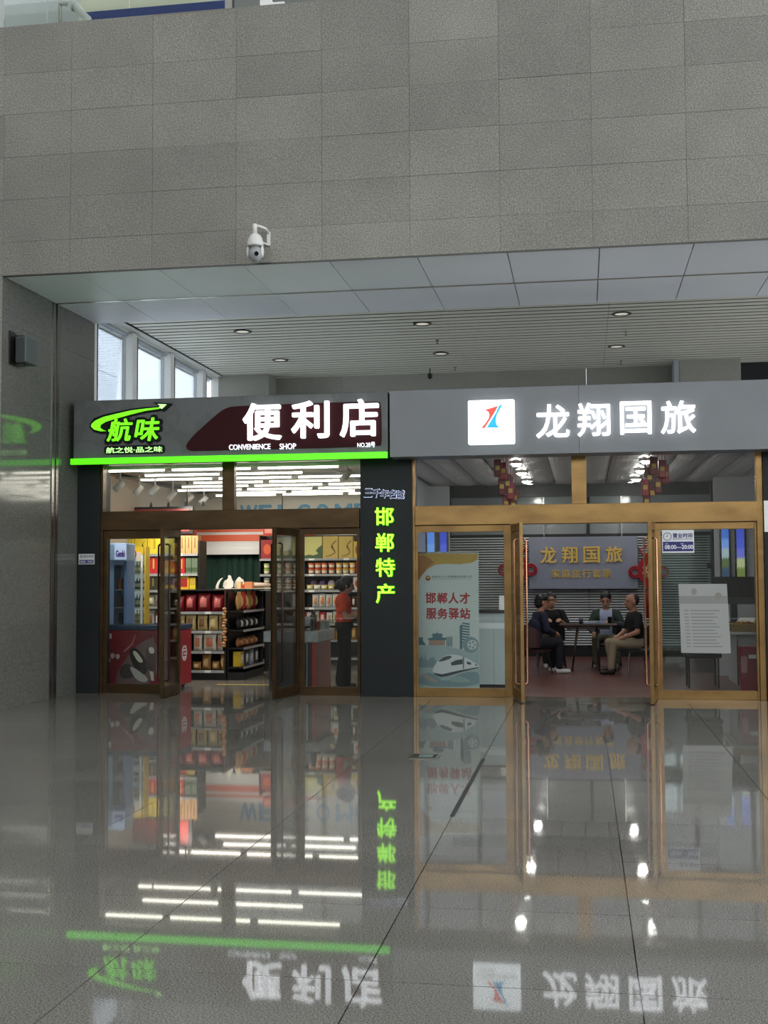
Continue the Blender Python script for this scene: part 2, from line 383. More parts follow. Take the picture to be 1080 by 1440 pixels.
for i, (x, y) in enumerate(((615, 478), (640, 516), (880, 466), (873, 507))):
    p = atz(x, y, ZC)
    t = thing('sprinkler', '%s sprinkler head on the slatted ceiling from the window side' % ORD[i], 'sprinkler', (p.x, p.y, ZC), 'sprinkler heads')
    MB().lathe([(.03, 0), (.03, -.012), (.01, -.014), (.01, -.06), (.022, -.062), (.022, -.068)][::-1], p, 10).build('head', STEEL, t)
p = atz(606, 520, ZC); t = thing('hanging_sensor', 'dark little sensor hanging at the rear of the slatted ceiling', 'sensor', (p.x, 22.3, ZC))
MB().tube([(p.x, 22.3, ZC), (p.x, 22.3, ZC-.1)], .012).build('stem', DARKSTEEL, t); MB().lathe([(.02, -.2), (.045, -.17), (.045, -.1), (.02, -.09)], (p.x, 22.3, ZC), 12).build('housing', PLASTICB, t)

# ------------------------------------------------------------------ rear upper wall with pilasters
wb = struct('wall_back', 'grey stone wall behind and above the shops')
for i, (x0, x1) in enumerate(((-6.0, -4.6), (-4.597, -3.1), (-3.097, -1.6), (-1.597, 0.1), (0.103, 2.4))):
    box('stone_panel', BACKSTONE, wb, x0, x1, 22.85, 23.1, 3.3, ZC+.05)
q = R(307, 520, 378, 560, 22.3); box('pilaster', BACKSTONE, wb, q[0], q[1], 22.3, 23.0, 3.3, ZC-.001, .004)
q = R(398, 500, 300, 560, 22.3); box('pilaster', WHITEPAINT, wb, -7.1, at(306, 540, 22.3).x, 22.34, 23.0, 3.3, ZC-.002)
q = R(956, 500, 1042, 560, 22.3); box('pilaster', BACKSTONE, wb, q[0], q[1], 22.3, 23.0, 3.3, ZC-.001, .004)
box('pilaster_edge', GREYPAINT, wb, q[0]-.1, q[0]-.004, 22.31, 22.9, 3.3, ZC-.001)
box('recess_shade_panel', mat('recess_shade', (24, 24, 26), .8), wb, q[1]+.004, 8.0, 22.8, 23.1, 3.3, ZC)  # flat panel; its dark colour stands in for shade inside the opening
# ------------------------------------------------------------------ side window of the recess
XWN = -7.1
wn = struct('window_1', 'tall daylit side window with white posts above the shop roof', (XWN, 18, 4.0))
ZH = 5.41
for yc in (16.45, 18.05, 19.82, 21.6):
    box('mullion', WHITEPAINT, wn, XWN-.06, XWN+.12, yc-.12, yc+.07, 3.3, ZC-.03)
    box('gasket', DARKSTEEL, wn, XWN+.02, XWN+.125, yc+.071, yc+.1, 3.3, ZH+.02)
for y0, y1 in ((16.52, 17.93), (18.15, 19.7), (19.92, 21.48), (21.7, 22.3)):
    box('pane', WINGLASS, wn, XWN-.008, XWN+.008, y0, y1, 3.35, ZH)
    box('head_rail', GREYPAINT, wn, XWN-.03, XWN+.04, y0, y1, ZH, ZH+.05)
box('header', WHITEPAINT, wn, XWN-.06, XWN+.06, 16.3, 22.6, ZH+.05, ZC-.021)
box('parapet', WHITEPAINT, wn, XWN-.06, XWN+.08, 16.3, 22.4, 3.2, 3.35)
# pale building outside
bd = thing('building', 'pale panelled building standing outside the side window', 'building', (-13, 26, 0))
FAC = mottled('facade_panel', (232, 236, 242), (226, 231, 238), scale=.6, rough=.5, rnd=.03)
for r in range(7):
    for c in range(4):
        z0, z1 = r*1.5+.01, r*1.5+1.49
        def xs(z, t): return -15.2 + z*.16 + t
        y0 = 26+c*1.9
        MB().add([(-13.5+.0*z0, 24.6+z0*.13+c*2.0+.01, z0), (-13.5, 24.6+z0*.13+c*2.0+1.99, z0), (-13.5, 24.6+z1*.13+c*2.0+1.99, z1), (-13.5, 24.6+z1*.13+c*2.0+.01, z1),
                  (-14.0, 24.6+z0*.13+c*2.0+.01, z0), (-14.0, 24.6+z0*.13+c*2.0+1.99, z0), (-14.0, 24.6+z1*.13+c*2.0+1.99, z1), (-14.0, 24.6+z1*.13+c*2.0+.01, z1)],
                 [(0, 3, 2, 1), (4, 5, 6, 7), (0, 1, 5, 4), (1, 2, 6, 5), (2, 3, 7, 6), (3, 0, 4, 7)]).build('facade_panel', FAC, bd)

# ------------------------------------------------------------------ left pier
wl = MB().box(XL-.9, XL-.03, YW+.04, 16.36, 0, ZS+.1).build('wall_left', GROUT); tag(wl, 'polished grey granite pier at the left of the shop recess', kind='structure')
PZ = [0.0, .52, 1.57, 2.62, 3.67, 4.72, ZS]
for y0, y1 in ((YW+.001, 14.95), (15.16, 16.36)):
    for j in range(6): MB().box(XL-.03, XL, y0, y1, PZ[j]+.001, PZ[j+1]-.001).build('stone_panel', PIERSTONE, wl)
for j in range(6):
    MB().box(-9.3, XL-.0015, YW, YW+.03, PZ[j]+.001, PZ[j+1]-.001).build('stone_panel', WALLSTONE, wl)
box('metal_strip', STEEL, wl, XL-.03, XL+.012, 14.955, 15.03, 0, ZS)
box('metal_strip', DARKSTEEL, wl, XL-.03, XL-.004, 15.03, 15.085, 0, ZS)
box('metal_strip', STEEL, wl, XL-.03, XL+.012, 15.085, 15.155, 0, ZS)
# loudspeaker on the pier
sp = thing('loudspeaker', 'small grey box loudspeaker bracketed high on the granite pier', 'loudspeaker', (XL, 13.95, 4.26))
sp_b = MB().box(XL+.05, XL+.19, 13.80, 14.13, 4.26, 4.58).build('cabinet', mat('speaker_grey', (74, 80, 80), .5), sp, bevel=.012)
box('grille', mat('speaker_grille', (52, 56, 56), .7), sp, XL+.062, XL+.178, 13.79, 13.80, 4.28, 4.56)
box('bracket', DARKSTEEL, sp, XL, XL+.02, 13.72, 13.86, 4.22, 4.64); box('bracket_arm', DARKSTEEL, sp, XL, XL+.12, 13.88, 13.96, 4.225, 4.26)
box('bracket_arm', DARKSTEEL, sp, XL, XL+.12, 13.88, 13.96, 4.58, 4.61)

# ------------------------------------------------------------------ dome camera on the stone wall
c0 = at(359, 343, YW-.22); k = 14.0/F_PX
cv = thing('security_camera', 'white pan-tilt dome security camera on the stone wall', 'security camera', (c0.x, YW, c0.z))
cx, cy = c0.x, YW-.22
def zz(py): return at(359, py, cy).z
r = 12.3*cy/F_PX*1.0
MB().lathe([(.0, zz(347)), (r*.97, zz(347)), (r, zz(345)), (r*.96, zz(341)), (r*.82, zz(335)), (r*.6, zz(331)), (r*.34, zz(329)), (.0, zz(329))], (cx, cy, 0), 24).build('housing', PLASTICW, cv, smooth=True)
MB().lathe([(.0, zz(330)), (.028, zz(330)), (.027, zz(316)), (.022, zz(315)), (0, zz(315))], (cx-.006, cy, 0), 16).build('stem', PLASTICW, cv, smooth=True)
MB().lathe([(.0, zz(330)), (.034, zz(330)), (.034, zz(328.6)), (0, zz(328.6))], (cx-.006, cy, 0), 16).build('collar', PLASTICW, cv)
ball = MB().ell((cx+.005, cy, zz(357)), (r*.86, r*.86, (zz(347)-zz(368))*.56), 20, 12).build('dome', CLEARDOME, cv, smooth=True)
for s in (-1, 1): MB().ell((cx+s*r*.86, cy, zz(354)), (r*.2, r*.5, (zz(346)-zz(363))*.5), 12, 8).build('yoke', PLASTICW, cv, smooth=True)
rr = r*.9
ln = Vector((.2, -.95, -.22)).normalized()
MB().tube([Vector((cx+.02, cy, zz(357)))+ln*r*.6, Vector((cx+.02, cy, zz(357)))+ln*r*.92], .026, 16).build('lens', LENS, ball)
# wall bracket: plate on the wall, gooseneck over to the stem
MB().box(cx+.085, cx+.125, YW-.03, YW, zz(340), zz(320)).build('wall_plate', PLASTICW, cv, bevel=.004)
MB().tube([(cx+.105, YW-.02, zz(322)), (cx+.09, YW-.1, zz(318)), (cx+.03, cy+.03, zz(317)), (cx-.006, cy, zz(317.5))], .017, 10).build('bracket_arm', PLASTICW, cv, smooth=True)
MB().tube([(cx+.105, YW-.02, zz(339)), (cx+.06, YW-.13, zz(338))], .012, 8).build('brace', PLASTICW, cv)

# ------------------------------------------------------------------ mezzanine edge at the top left
w = MB().box(-14, 8, 18.5, 18.7, ZT, 12).build('wall_mezzanine', mat('mezz_grey', (104, 106, 102), .6)); tag(w, 'plain grey wall at the back of the mezzanine', kind='structure')
mz = struct('floor_mezzanine', 'mezzanine floor edge on top of the stone wall', (0, YW, ZT))
box('slab', mat('slab_concrete', (120, 114, 104), .8), mz, -9.3, 8.0, YW+.0, 18.5, ZT-.02, ZT)
rail = struct('wall_balustrade', 'frameless glass balustrade on top of the stone wall', (-5, YW+.3, ZT))
gx = [at(x, 20, YW+.25).x for x in (5, 66, 182, 318)]
for i in range(3):
    box('pane', RAILGLASS, rail, gx[i]+.01, gx[i+1]-.01, YW+.245, YW+.258, ZT+.0, ZT+1.1)
for x in gx[1:3]+[gx[0]+.03]:
    box('clamp', STEEL, rail, x-.09, x+.09, YW+.225, YW+.275, ZT+.06, ZT+.1)
box('post', STEEL, rail, gx[3], gx[3]+.09, YW+.2, YW+.3, ZT, ZT+1.2)
box('wall_panel', mat('mezz_cream', (206, 204, 178), .6), mz, at(110, 5, 15.5).x, at(318, 5, 15.5).x, 15.5, 15.55, ZT, ZT+1.6)
box('blue_board', mat('mezz_blue', (20, 44, 110), .5), mz, at(116, 5, 15.4).x, at(318, 5, 15.4).x, 15.4, 15.44, ZT, at(220, 8.5, 15.4).z)
YP = 14.35; pv = [at(x, y, YP) for x, y in ((123, 27), (115, 20), (108, 10), (100, 4), (84, 1))]; zlow = ZT
pp = thing('duct_pipe', 'bent grey pipe on the mezzanine behind the glass balustrade', 'pipe', (pv[0].x, YP, ZT))
MB().tube([(pv[0].x, YP, ZT+.02)]+[tuple(v) for v in pv], .055, 14).build('bend', PLASTICW, pp, smooth=True)
MB().tube([tuple(pv[2].lerp(pv[3], .2)), tuple(pv[2].lerp(pv[3], .8))], .075, 14).build('collar', PLASTICW, pp, smooth=True)
MB().tube([tuple(pv[4]), (pv[4].x, YP, ZT)], .03, 10).build('support', STEEL, pp)
box('foot', STEEL, pp, pv[0].x-.08, pv[0].x+.08, YP-.08, YP+.08, ZT, ZT+.02)
wp = thing('paper_bundle', 'white paper sheets lying on the mezzanine edge', 'paper', (at(385, 4, 13.8).x, 13.75, ZT))
for i in range(2): box('sheet', WHITEPAINT, wp, at(368+i*18, 4, 13.7).x, at(384+i*18, 4, 13.7).x, 13.62, 13.9, ZT+.0, ZT+.1-.04*i)

# ================================================================== SHOP SIGNS
# ------------------------------------------------------------------ convenience shop sign
x0, x1, z0, z1 = R(104, 564, 545, 551, YS); zb = at(320, 643, YS).z; zt = at(320, 557.5, YS).z
sg = thing('shop_sign', 'grey convenience shop signboard with green strip and white characters', 'sign', ((x0+x1)/2, YS, zb))
box('board', SIGNGREY2, sg, x0, x1, YS, YG-.02, zb+.02, zt, .006)
GX = [at(x, 645, YS-.03).x for x in (100, 190, 306, 424, 545)]
for i in range(4):
    box('light_strip', GREENSTRIP, sg, GX[i]+.002, GX[i+1]-.002, YS-.06, YS+.0, at(320, 648.5, YS-.06).z, at(320, 640.2, YS-.06).z)
mp = smoothpoly(pxpoly([(262, 622), (263, 634), (280, 634), (534, 628), (537, 624), (536, 568), (532, 564), (332, 571), (318, 574), (306, 582)], YS), 2)
mrn = MB().prism(mp, YS-.02, YS).build('maroon_panel', MAROON, sg)
for ch, q in (('便', (343, 567.5, 397, 620)), ('利', (411, 564.5, 464, 617)), ('店', (479, 562, 533.5, 615))):
    letters('character', ch, R(*q, YS), YS-.02, WHITELIT, sg, .06, .02)
letters('lettering', 'CONVENIENCE', R(323, 625, 381, 632.5, YS), YS-.02, WHITELIT2, sg, .02, .006)
letters('lettering', 'SHOP', R(394, 624, 417, 632, YS), YS-.02, WHITELIT2, sg, .02, .006)
letters('lettering', 'NO.28号', R(503, 622, 528, 629.5, YS), YS-.02, WHITELIT2, sg, .015, .006)
def cp(pts): return [(105+a*.14352, 555+b*.14352) for a, b in pts]
SW = [(835, 128), (700, 140), (560, 158), (420, 190), (290, 222), (215, 255), (175, 290), (170, 315), (200, 345), (260, 360), (318, 358), (285, 348), (255, 325), (262, 298), (310, 268), (400, 240), (560, 195), (700, 160), (838, 140)]
SWB = [(835, 118), (700, 122), (560, 140), (420, 168), (285, 198), (195, 232), (158, 280), (150, 318), (190, 366), (260, 385), (330, 385), (420, 300), (420, 262), (560, 215), (700, 182), (850, 158)]
MB().prism(pxpoly(cp(SWB), YS), YS-.02, YS).build('logo_backing', BLACK, sg)
MB().prism(pxpoly(cp(SW), YS), YS-.035, YS-.02).build('logo_swoosh', GREENLIT, sg)
MB().prism(pxpoly(cp([(772, 76), (965, 90), (882, 168), (830, 150), (838, 118)]), YS), YS-.024, YS).build('logo_arrow_backing', BLACK, sg)
MB().prism(pxpoly(cp([(820, 95), (908, 99), (862, 142), (835, 130), (845, 112)]), YS), YS-.04, YS-.024).build('logo_arrow', LIMEPALE, sg)
for ch, q in (('航', (340, 238, 568, 460)), ('味', (606, 228, 838, 456))):
    (a, b), (c, d) = cp([q[:2], q[2:]]); rc = R(a, b, c, d, YS)
    letters('character_backing', ch, rc, YS-.001, BLACK, sg, .022, .09, .18, .045)
    letters('character', ch, rc, YS-.023, GREENLIT, sg, .02, .018, .18)
q = R(*cp([(293, 497)])[0], *cp([(887, 582)])[0], YS); MB().prism(rounded(*q, .045), YS-.018, YS).build('slogan_plate', BLACK, sg)
letters('lettering', '航之悦·品之味', R(*cp([(315, 512)])[0], *cp([(865, 570)])[0], YS), YS-.018, LIMEPALE, sg, .012, .012)
# faint marks left by an older sign
STAIN = mat('glue_marks', (84, 86, 84), .6)
for pts in ([(45, 170), (70, 130), (110, 150), (150, 100), (220, 95), (262, 140), (230, 190), (150, 180), (120, 230), (90, 190)],
            [(70, 400), (95, 450), (150, 440), (190, 475), (150, 460), (90, 465), (62, 430)], [(985, 190), (1040, 180), (1030, 260), (1000, 320), (985, 300), (1015, 240)], [(900, 180), (960, 175), (950, 190), (905, 195)]):
    MB().prism(smoothpoly(pxpoly(cp(pts), YS), 1), YS-.0015, YS).build('old_mark', STAIN, sg)
# ------------------------------------------------------------------ travel agency sign
xa, xb = at(548, 600, YS).x, 5.5
zb2, zt2 = at(800, 637.5, YS).z, at(800, 542, YS).z
sg2 = thing('shop_sign', 'plain grey travel agency signboard with white lit characters', 'sign', ((xa+xb)/2, YS, zb2))
xm = at(814, 590, YS).x
box('board', SIGNGREY, sg2, xa, xm-.001, YS, YG-.02, zb2, zt2, .004); box('board', SIGNGREY, sg2, xm+.001, xb, YS, YG-.02, zb2, zt2, .004)
q = R(659, 563.5, 724, 625.5, YS); lb = MB().prism(rounded(*q, .02), YS-.07, YS).build('light_box', BOXLIT, sg2)
def cq(pts): return [(640+a*.1111, 545+b*.1111) for a, b in pts]
MB().prism(pxpoly(cq([(380, 292), (460, 268), (550, 240), (520, 300), (440, 430), (382, 520), (335, 522), (390, 460), (430, 400), (440, 350), (425, 315)]), YS), YS-.074, YS-.07).build('logo_red', REDLIT, lb)
MB().prism(pxpoly(cq([(610, 220), (560, 240), (520, 330), (405, 515), (640, 518), (560, 510), (530, 480), (520, 420), (535, 350), (580, 270)]), YS), YS-.074, YS-.07).build('logo_blue', BLUELIT, lb)
letters('lettering', 'LONG XIANG', R(*cq([(222, 555)])[0], *cq([(712, 610)])[0], YS), YS-.07, GREYLIT, lb, .004)
letters('lettering', '龙翔国旅', R(*cq([(230, 638)])[0], *cq([(452, 672)])[0], YS), YS-.07, GREYLIT, lb, .004)
for ch, q in (('龙', (754, 569, 801, 616)), ('翔', (812, 567, 858, 614)), ('国', (872, 565, 916, 611)), ('旅', (929, 564, 978, 610))):
    letters('character', ch, R(*q, YS), YS-.005, WHITELIT, sg2, .05, .012)

# ------------------------------------------------------------------ dark column between the shops and dark panel at the left
x0, x1 = at(507, 800, YC).x, at(580, 800, YC).x
cl = struct('wall_column', 'dark grey panelled column between the two shops', ((x0+x1)/2, YC, 0))
box('panel', COLUMN, cl, x0, x1, YC, 16.3, 0, zb+.06, .004)
cs = thing('column_sign', 'vertical green lit characters down the dark column', 'sign', ((x0+x1)/2, YC, at(541, 848, YC).z))
for ch, q in (('邯', (528, 714, 554, 739)), ('郸', (528.5, 750, 554.4, 776)), ('特', (529, 785, 555.6, 811)), ('产', (529.4, 821, 555.3, 848))):
    bk = letters('character', ch, R(*q, YC), YC-.02, LIME, cs, .035, .01)
    letters('halo_backing', ch, R(*q, YC), YC-.001, LIMEHALO, bk, .019, .035, grow=.008)
bs = thing('column_lettering', 'small black brush lettering with white glow on the dark column', 'sign', ((x0+x1)/2, YC, at(541, 700, YC).z))
for i, ch in enumerate('三千年名城'):
    q = R(513+i*11.3, 687.5+(.6*i), 523.5+i*11.3, 699+(.6*i), YC)
    h_ = letters('halo', ch, q, YC-.001, WHITESOFT, bs, .012, .035, .1, .006)
    letters('character', ch, q, YC-.014, BLACK, bs, .015, .012, .1)
x0, x1 = XL, at(139, 800, YC).x
lp = struct('wall_panel_left', 'dark grey panel between the granite pier and the shop door', ((x0+x1)/2, YC, 0))
box('panel', COLUMN, lp, x0, x1, YC, 16.2, 0, zb+.06, .004)
q = R(111, 779, 133, 793.5, YC); pl = thing('opening_hours_plaque', 'small white and navy opening hours plaque on the dark left panel', 'sign', (q[0], YC, q[2]))
NAVY = mat('navy_print', (30, 30, 100), .4)
box('plate', PLASTICW, pl, q[0], q[1], YC-.008, YC, q[2], q[3]); box('band', NAVY, pl, q[0]+.012, q[1]-.012, YC-.01, YC-.008, q[2]+.01, q[2]+.06)
letters('lettering', '营业时间', (q[0]+.07, q[1]-.012, q[3]-.05, q[3]-.018), YC-.008, NAVY, pl, .002, .01)
letters('lettering', '08:00—20:00', (q[0]+.025, q[1]-.025, q[2]+.022, q[2]+.048), YC-.01, WHITEPAINT, pl, .002)
MB().lathe([(.012, 0), (.02, 0), (.02, .003), (.012, .003)], (q[0]+.04, YC-.008, q[3]-.033), 14, 'y').build('clock_ring', NAVY, pl)

# ================================================================== SHOPFRONTS
def frame_window(name, label, M_, rect, top, bot, left, right, pane=GLASS, Y=None, th=.05, cols=None):
    """rect px x0 y0 x1 y1; frame widths in metres; one pane"""
    Y = Y or YG
    x0, x1, z0, z1 = rect
    w = struct(name, label, ((x0+x1)/2, Y, z0))
    if left: box('stile', M_, w, x0, x0+left, Y-th/2, Y+th/2, z0, z1, .003)
    if right: box('stile', M_, w, x1-right, x1, Y-th/2, Y+th/2, z0, z1, .003)
    if top: box('rail', M_, w, x0+left, x1-right, Y-th/2, Y+th/2, z1-top, z1, .003)
    if bot: box('rail', M_, w, x0+left, x1-right, Y-th/2, Y+th/2, z0, z0+bot, .003)
    box('pane', pane, w, x0+left, x1-right, Y-.006, Y+.006, z0+bot, z1-top)
    return w
def X_(px, py=850): return at(px, py, YG).x
def Z_(px, py): return at(px, py, YG).z
DOORH = Z_(300, 744.5)
# --- convenience shop
zt_, zb_ = zb+.03, Z_(140, 720)
t1 = struct('trim_2', 'shaded brass posts and transom bar of the convenience shop front', (X_(320), YG, 0))
box('post', BRASS_SHADED, t1, X_(138.5), X_(146), YG-.06, YG+.06, 0, zt_, .004)
box('transom_bar', BRASS_SHADED, t1, X_(146), X_(507)-.001, YG-.075, YG+.075, DOORH, zb_, .006)
box('mullion', BRASS_SHADED, t1, X_(314), X_(331), YG-.06, YG+.06, zb_, zt_, .004)
box('head_rail', BRASS_SHADED, t1, X_(146), X_(314), YG-.05, YG+.05, zt_-.06, zt_, .003); box('head_rail', BRASS_SHADED, t1, X_(331), X_(507)-.001, YG-.05, YG+.05, zt_-.06, zt_, .003)
w = struct('window_2', 'transom panes above the convenience shop doors', (X_(320), YG, zb_))
box('pane', GLASS, w, X_(146), X_(314), YG-.006, YG+.006, zb_, zt_-.06); box('pane', GLASS, w, X_(331), X_(507)-.001, YG-.006, YG+.006, zb_, zt_-.06)
frame_window('window_3', 'fixed shaded brass framed shop window in front of the ice cream freezer', BRASS_SHADED, (X_(146), X_(251), .0, DOORH-.002), .115, .125, .05, .05)
frame_window('window_4', 'fixed shaded brass framed shop window in front of the shop assistant', BRASS_SHADED, (X_(421), X_(507)-.002, .0, DOORH-.002), .085, .115, .07, .04)
# --- travel agency
DOORH2 = Z_(800, 736.5); zt2_, zb2_ = zb2+.05, Z_(800, 709)
t2 = struct('trim_3', 'brass posts and transom bar of the travel agency front', (X_(820), YG, 0))
box('post', BRASS, t2, X_(580)+.002, X_(585), YG-.06, YG+.06, 0, zt2_, .004); box('post', BRASS, t2, X_(1066), X_(1075), YG-.06, YG+.06, 0, zt2_, .004)
box('transom_bar', BRASS, t2, X_(585), X_(1066), YG-.075, YG+.075, DOORH2, zb2_, .006)
box('mullion', BRASS, t2, X_(806), X_(827), YG-.06, YG+.06, zb2_, zt2_, .004)
w = struct('window_5', 'transom panes above the travel agency doors', (X_(820), YG, zb2_))
box('pane', GLASS, w, X_(585), X_(806), YG-.006, YG+.006, zb2_, zt2_); box('pane', GLASS, w, X_(827), X_(1066), YG-.006, YG+.006, zb2_, zt2_)
frame_window('window_6', 'fixed brass framed agency window in front of the tall poster stand', BRASS, (X_(585), X_(720), .0, DOORH2-.002), .09, .115, .03, .10)
frame_window('window_7', 'fixed brass framed agency window with the opening hours sticker', BRASS, (X_(921), X_(1066), .0, DOORH2-.002), .09, .115, .085, .03)
# continuing wall to the right of the agency
wr = struct('wall_right', 'dark grey panelled wall to the right of the travel agency', (3, YC, 0))
box('panel', COLUMN, wr, X_(1075)+.002, 5.5, YC, 16.3, 0, zb2+.02)
q = R(1077, 700, 1084, 780, YC); box('notice', WHITEPAINT, wr, q[0]-.02, q[1]+.3, YC-.01, YC, at(1078, 748, YC).z, at(1078, 704, YC).z)

def door(name, label, M_, HM, hinge_x, side, ang, H, L=.78):
    """leaf hinged at hinge_x on the glazing line; side +1: closed leaf runs to +X; ang: opening angle towards the hall"""
    d = thing(name, label, None, (hinge_x, YG, 0.012), kind='structure')
    d.rotation_euler = (0, 0, -side*math.radians(ang) if side > 0 else math.radians(ang))
    ORG[d.name] = Vector((0, 0, 0))
    s = side; st = .055; H = H-.02
    def b(n, m, x0, x1, y0, y1, z0, z1, par=d, bev=.003): return box(n, m, par, s*x0, s*x1, y0, y1, z0, z1, bev)
    b('stile', M_, 0.0, st, -.022, .022, 0, H); b('stile', M_, L-st, L, -.022, .022, 0, H)
    b('rail', M_, st, L-st, -.02, .02, H-.10, H); b('rail', M_, st, L-st, -.02, .02, 0, .13)
    b('pane', GLASSDOOR, st, L-st, -.005, .005, .13, H-.10, bev=0)
    for f in (-1, 1):
        hx = s*(L-.10); y1 = f*.075
        h = MB().tube([(hx, f*.02, .22), (hx, y1-f*.02, .22), (hx, y1, .24), (hx, y1, 1.0), (hx, y1, H-.23), (hx, y1-f*.02, H-.21), (hx, f*.02, H-.21)], .0135, 10).build('handle', HM, d, smooth=True)
    b('hinge_cap', STEEL, 0.0, .05, -.03, .03, H, H+.012, bev=0)
    return d
door('door_1', 'left open shaded brass framed glass door of the convenience shop', BRASS_SHADED, HANDLEDARK, X_(252), 1, 88, DOORH)
door('door_2', 'right open shaded brass framed glass door of the convenience shop', BRASS_SHADED, HANDLEDARK, X_(420), -1, 79, DOORH)
door('door_3', 'left open brass framed glass door of the travel agency', BRASS, COPPER, X_(722), 1, 79, DOORH2)
door('door_4', 'right open brass framed glass door of the travel agency', BRASS, COPPER, X_(921), -1, 83, DOORH2)

# ================================================================== GOODS (unit shapes: base at z 0, front at y -0.5)
def cm(c, rough=0.45, **k): return mat('tone_%d_%d_%d' % tuple(c), c, rough, **k)
def unit_box():
    b = MB(); e = .03
    b.box(-.5, .5, -.5, .5, 0, 1); return b
def unit_bag(n=8, front=False):
    """pillow bag with flat crimped ends"""
    b = MB(); g = []
    for sgn in (-1, 1):
        vs = []
        for j in range(n+1):
            v = j/n; 
            for i in range(n+1):
                u = i/n
                bul = (math.sin(math.pi*u)**.6)*(math.sin(math.pi*min(1, max(0, (v-.04)/.86)))**.6 if .04 < v < .9 else 0)
                nar = .5*(.93+.07*abs(2*v-1)**2)
                vs.append(((u-.5)*2*nar + .012*math.sin(9*v+5*u), sgn*(.5*bul+.012)+.03*math.sin(7*u+4*v)*bul, v))
        fs = []
        for j in range(n):
            for i in range(n):
                a = j*(n+1)+i; q = (a, a+1, a+n+2, a+n+1); fs.append(q if sgn < 0 else q[::-1])
        g.append((vs, fs))
    if front:
        vs, fs = g[0]; keep = [f for k, f in enumerate(fs) if 2 <= (k % n) <= n-3 and 2 <= (k//n) <= n-3]
        b.add([(x, y-.03, z) for x, y, z in vs], keep); return b
    b.add(*g[0]); b.add(*g[1])
    m = (n+1)*(n+1); rim = [j*(n+1) for j in range(n+1)]
    rim = list(range(n)) + [i*(n+1)+n for i in range(n)] + [n*(n+1)+n-i for i in range(n)] + [(n-i)*(n+1) for i in range(n)]
    for k in range(len(rim)):
        a, c = rim[k], rim[(k+1) % len(rim)]; b.f.append((a, a+m, c+m, c)); b.m.append(0)
    return b
U_BOX = unit_box(); U_BAG = unit_bag(); U_BAGP = unit_bag(front=True)
U_TUB = MB().lathe([(.0, 0), (.36, 0), (.38, .02), (.47, .84), (.47, .86), (0, .86)], n=14)
U_LID = MB().lathe([(.0, .84), (.5, .84), (.5, .97), (.47, 1), (0, 1)], n=14)
U_TUBP = MB().lathe([(.41, .2), (.418, .2), (.463, .66), (.455, .66)], n=14)
U_BOT = MB().lathe([(0, 0), (.46, 0), (.5, .04), (.5, .58), (.42, .68), (.2, .8), (.18, .9), (0, .9)], n=12)
U_CAP = MB().lathe([(0, .9), (.22, .9), (.22, 1), (0, 1)], n=10)
U_BOTP = MB().lathe([(.505, .2), (.515, .2), (.515, .5), (.505, .5)], n=12)
U_BOWL = MB().lathe([(0, 0), (.5, 0), (.5, .12), (.42, .5), (.36, .55), (0, .55)], c=(0, 0, 0), n=18, axis='y')
_um = {}
def umesh(kind, mb, m, smooth=False):
    k = (kind, m.name)
    if k not in _um: _um[k] = mb.mesh(kind, m, smooth=smooth)
    return _um[k]
def boxprint(style):
    b = MB(); f = -.503; 
    if style == 'oval': b.prism([(.3*math.cos(2*math.pi*i/16), .5+.28*math.sin(2*math.pi*i/16)) for i in range(16)], f, -.49)
    elif style == 'band': b.box(-.5001, .5001, f, -.49, .12, .38)
    elif style == 'panel': b.box(-.34, .34, f, -.49, .2, .8)
    elif style == 'seal': b.box(-.16, .16, f, -.49, .78, .999); b.box(-.3, -.12, f, -.49, .25, .62)
    elif style == 'wave': b.prism([(-.5, .0), (.5, .0), (.5, .62), (.32, .5), (.16, .36), (.3, .22), (.05, .14), (-.2, .18), (-.5, .12)], f, -.49)
    elif style == 'curve':
        pts = [(.38, .82), (.15, .66), (.05, .5), (.28, .4), (.3, .26), (.0, .14), (-.3, .1)]
        b.prism([(x-.03, z) for x, z in pts]+[(x+.03, z-.03) for x, z in pts[::-1]], f, -.49)
    elif style == 'tall': b.box(-.08, .08, f, -.49, .3, .9)
    return b
_bp = {s: boxprint(s) for s in ('oval', 'band', 'panel', 'seal', 'wave', 'curve', 'tall')}
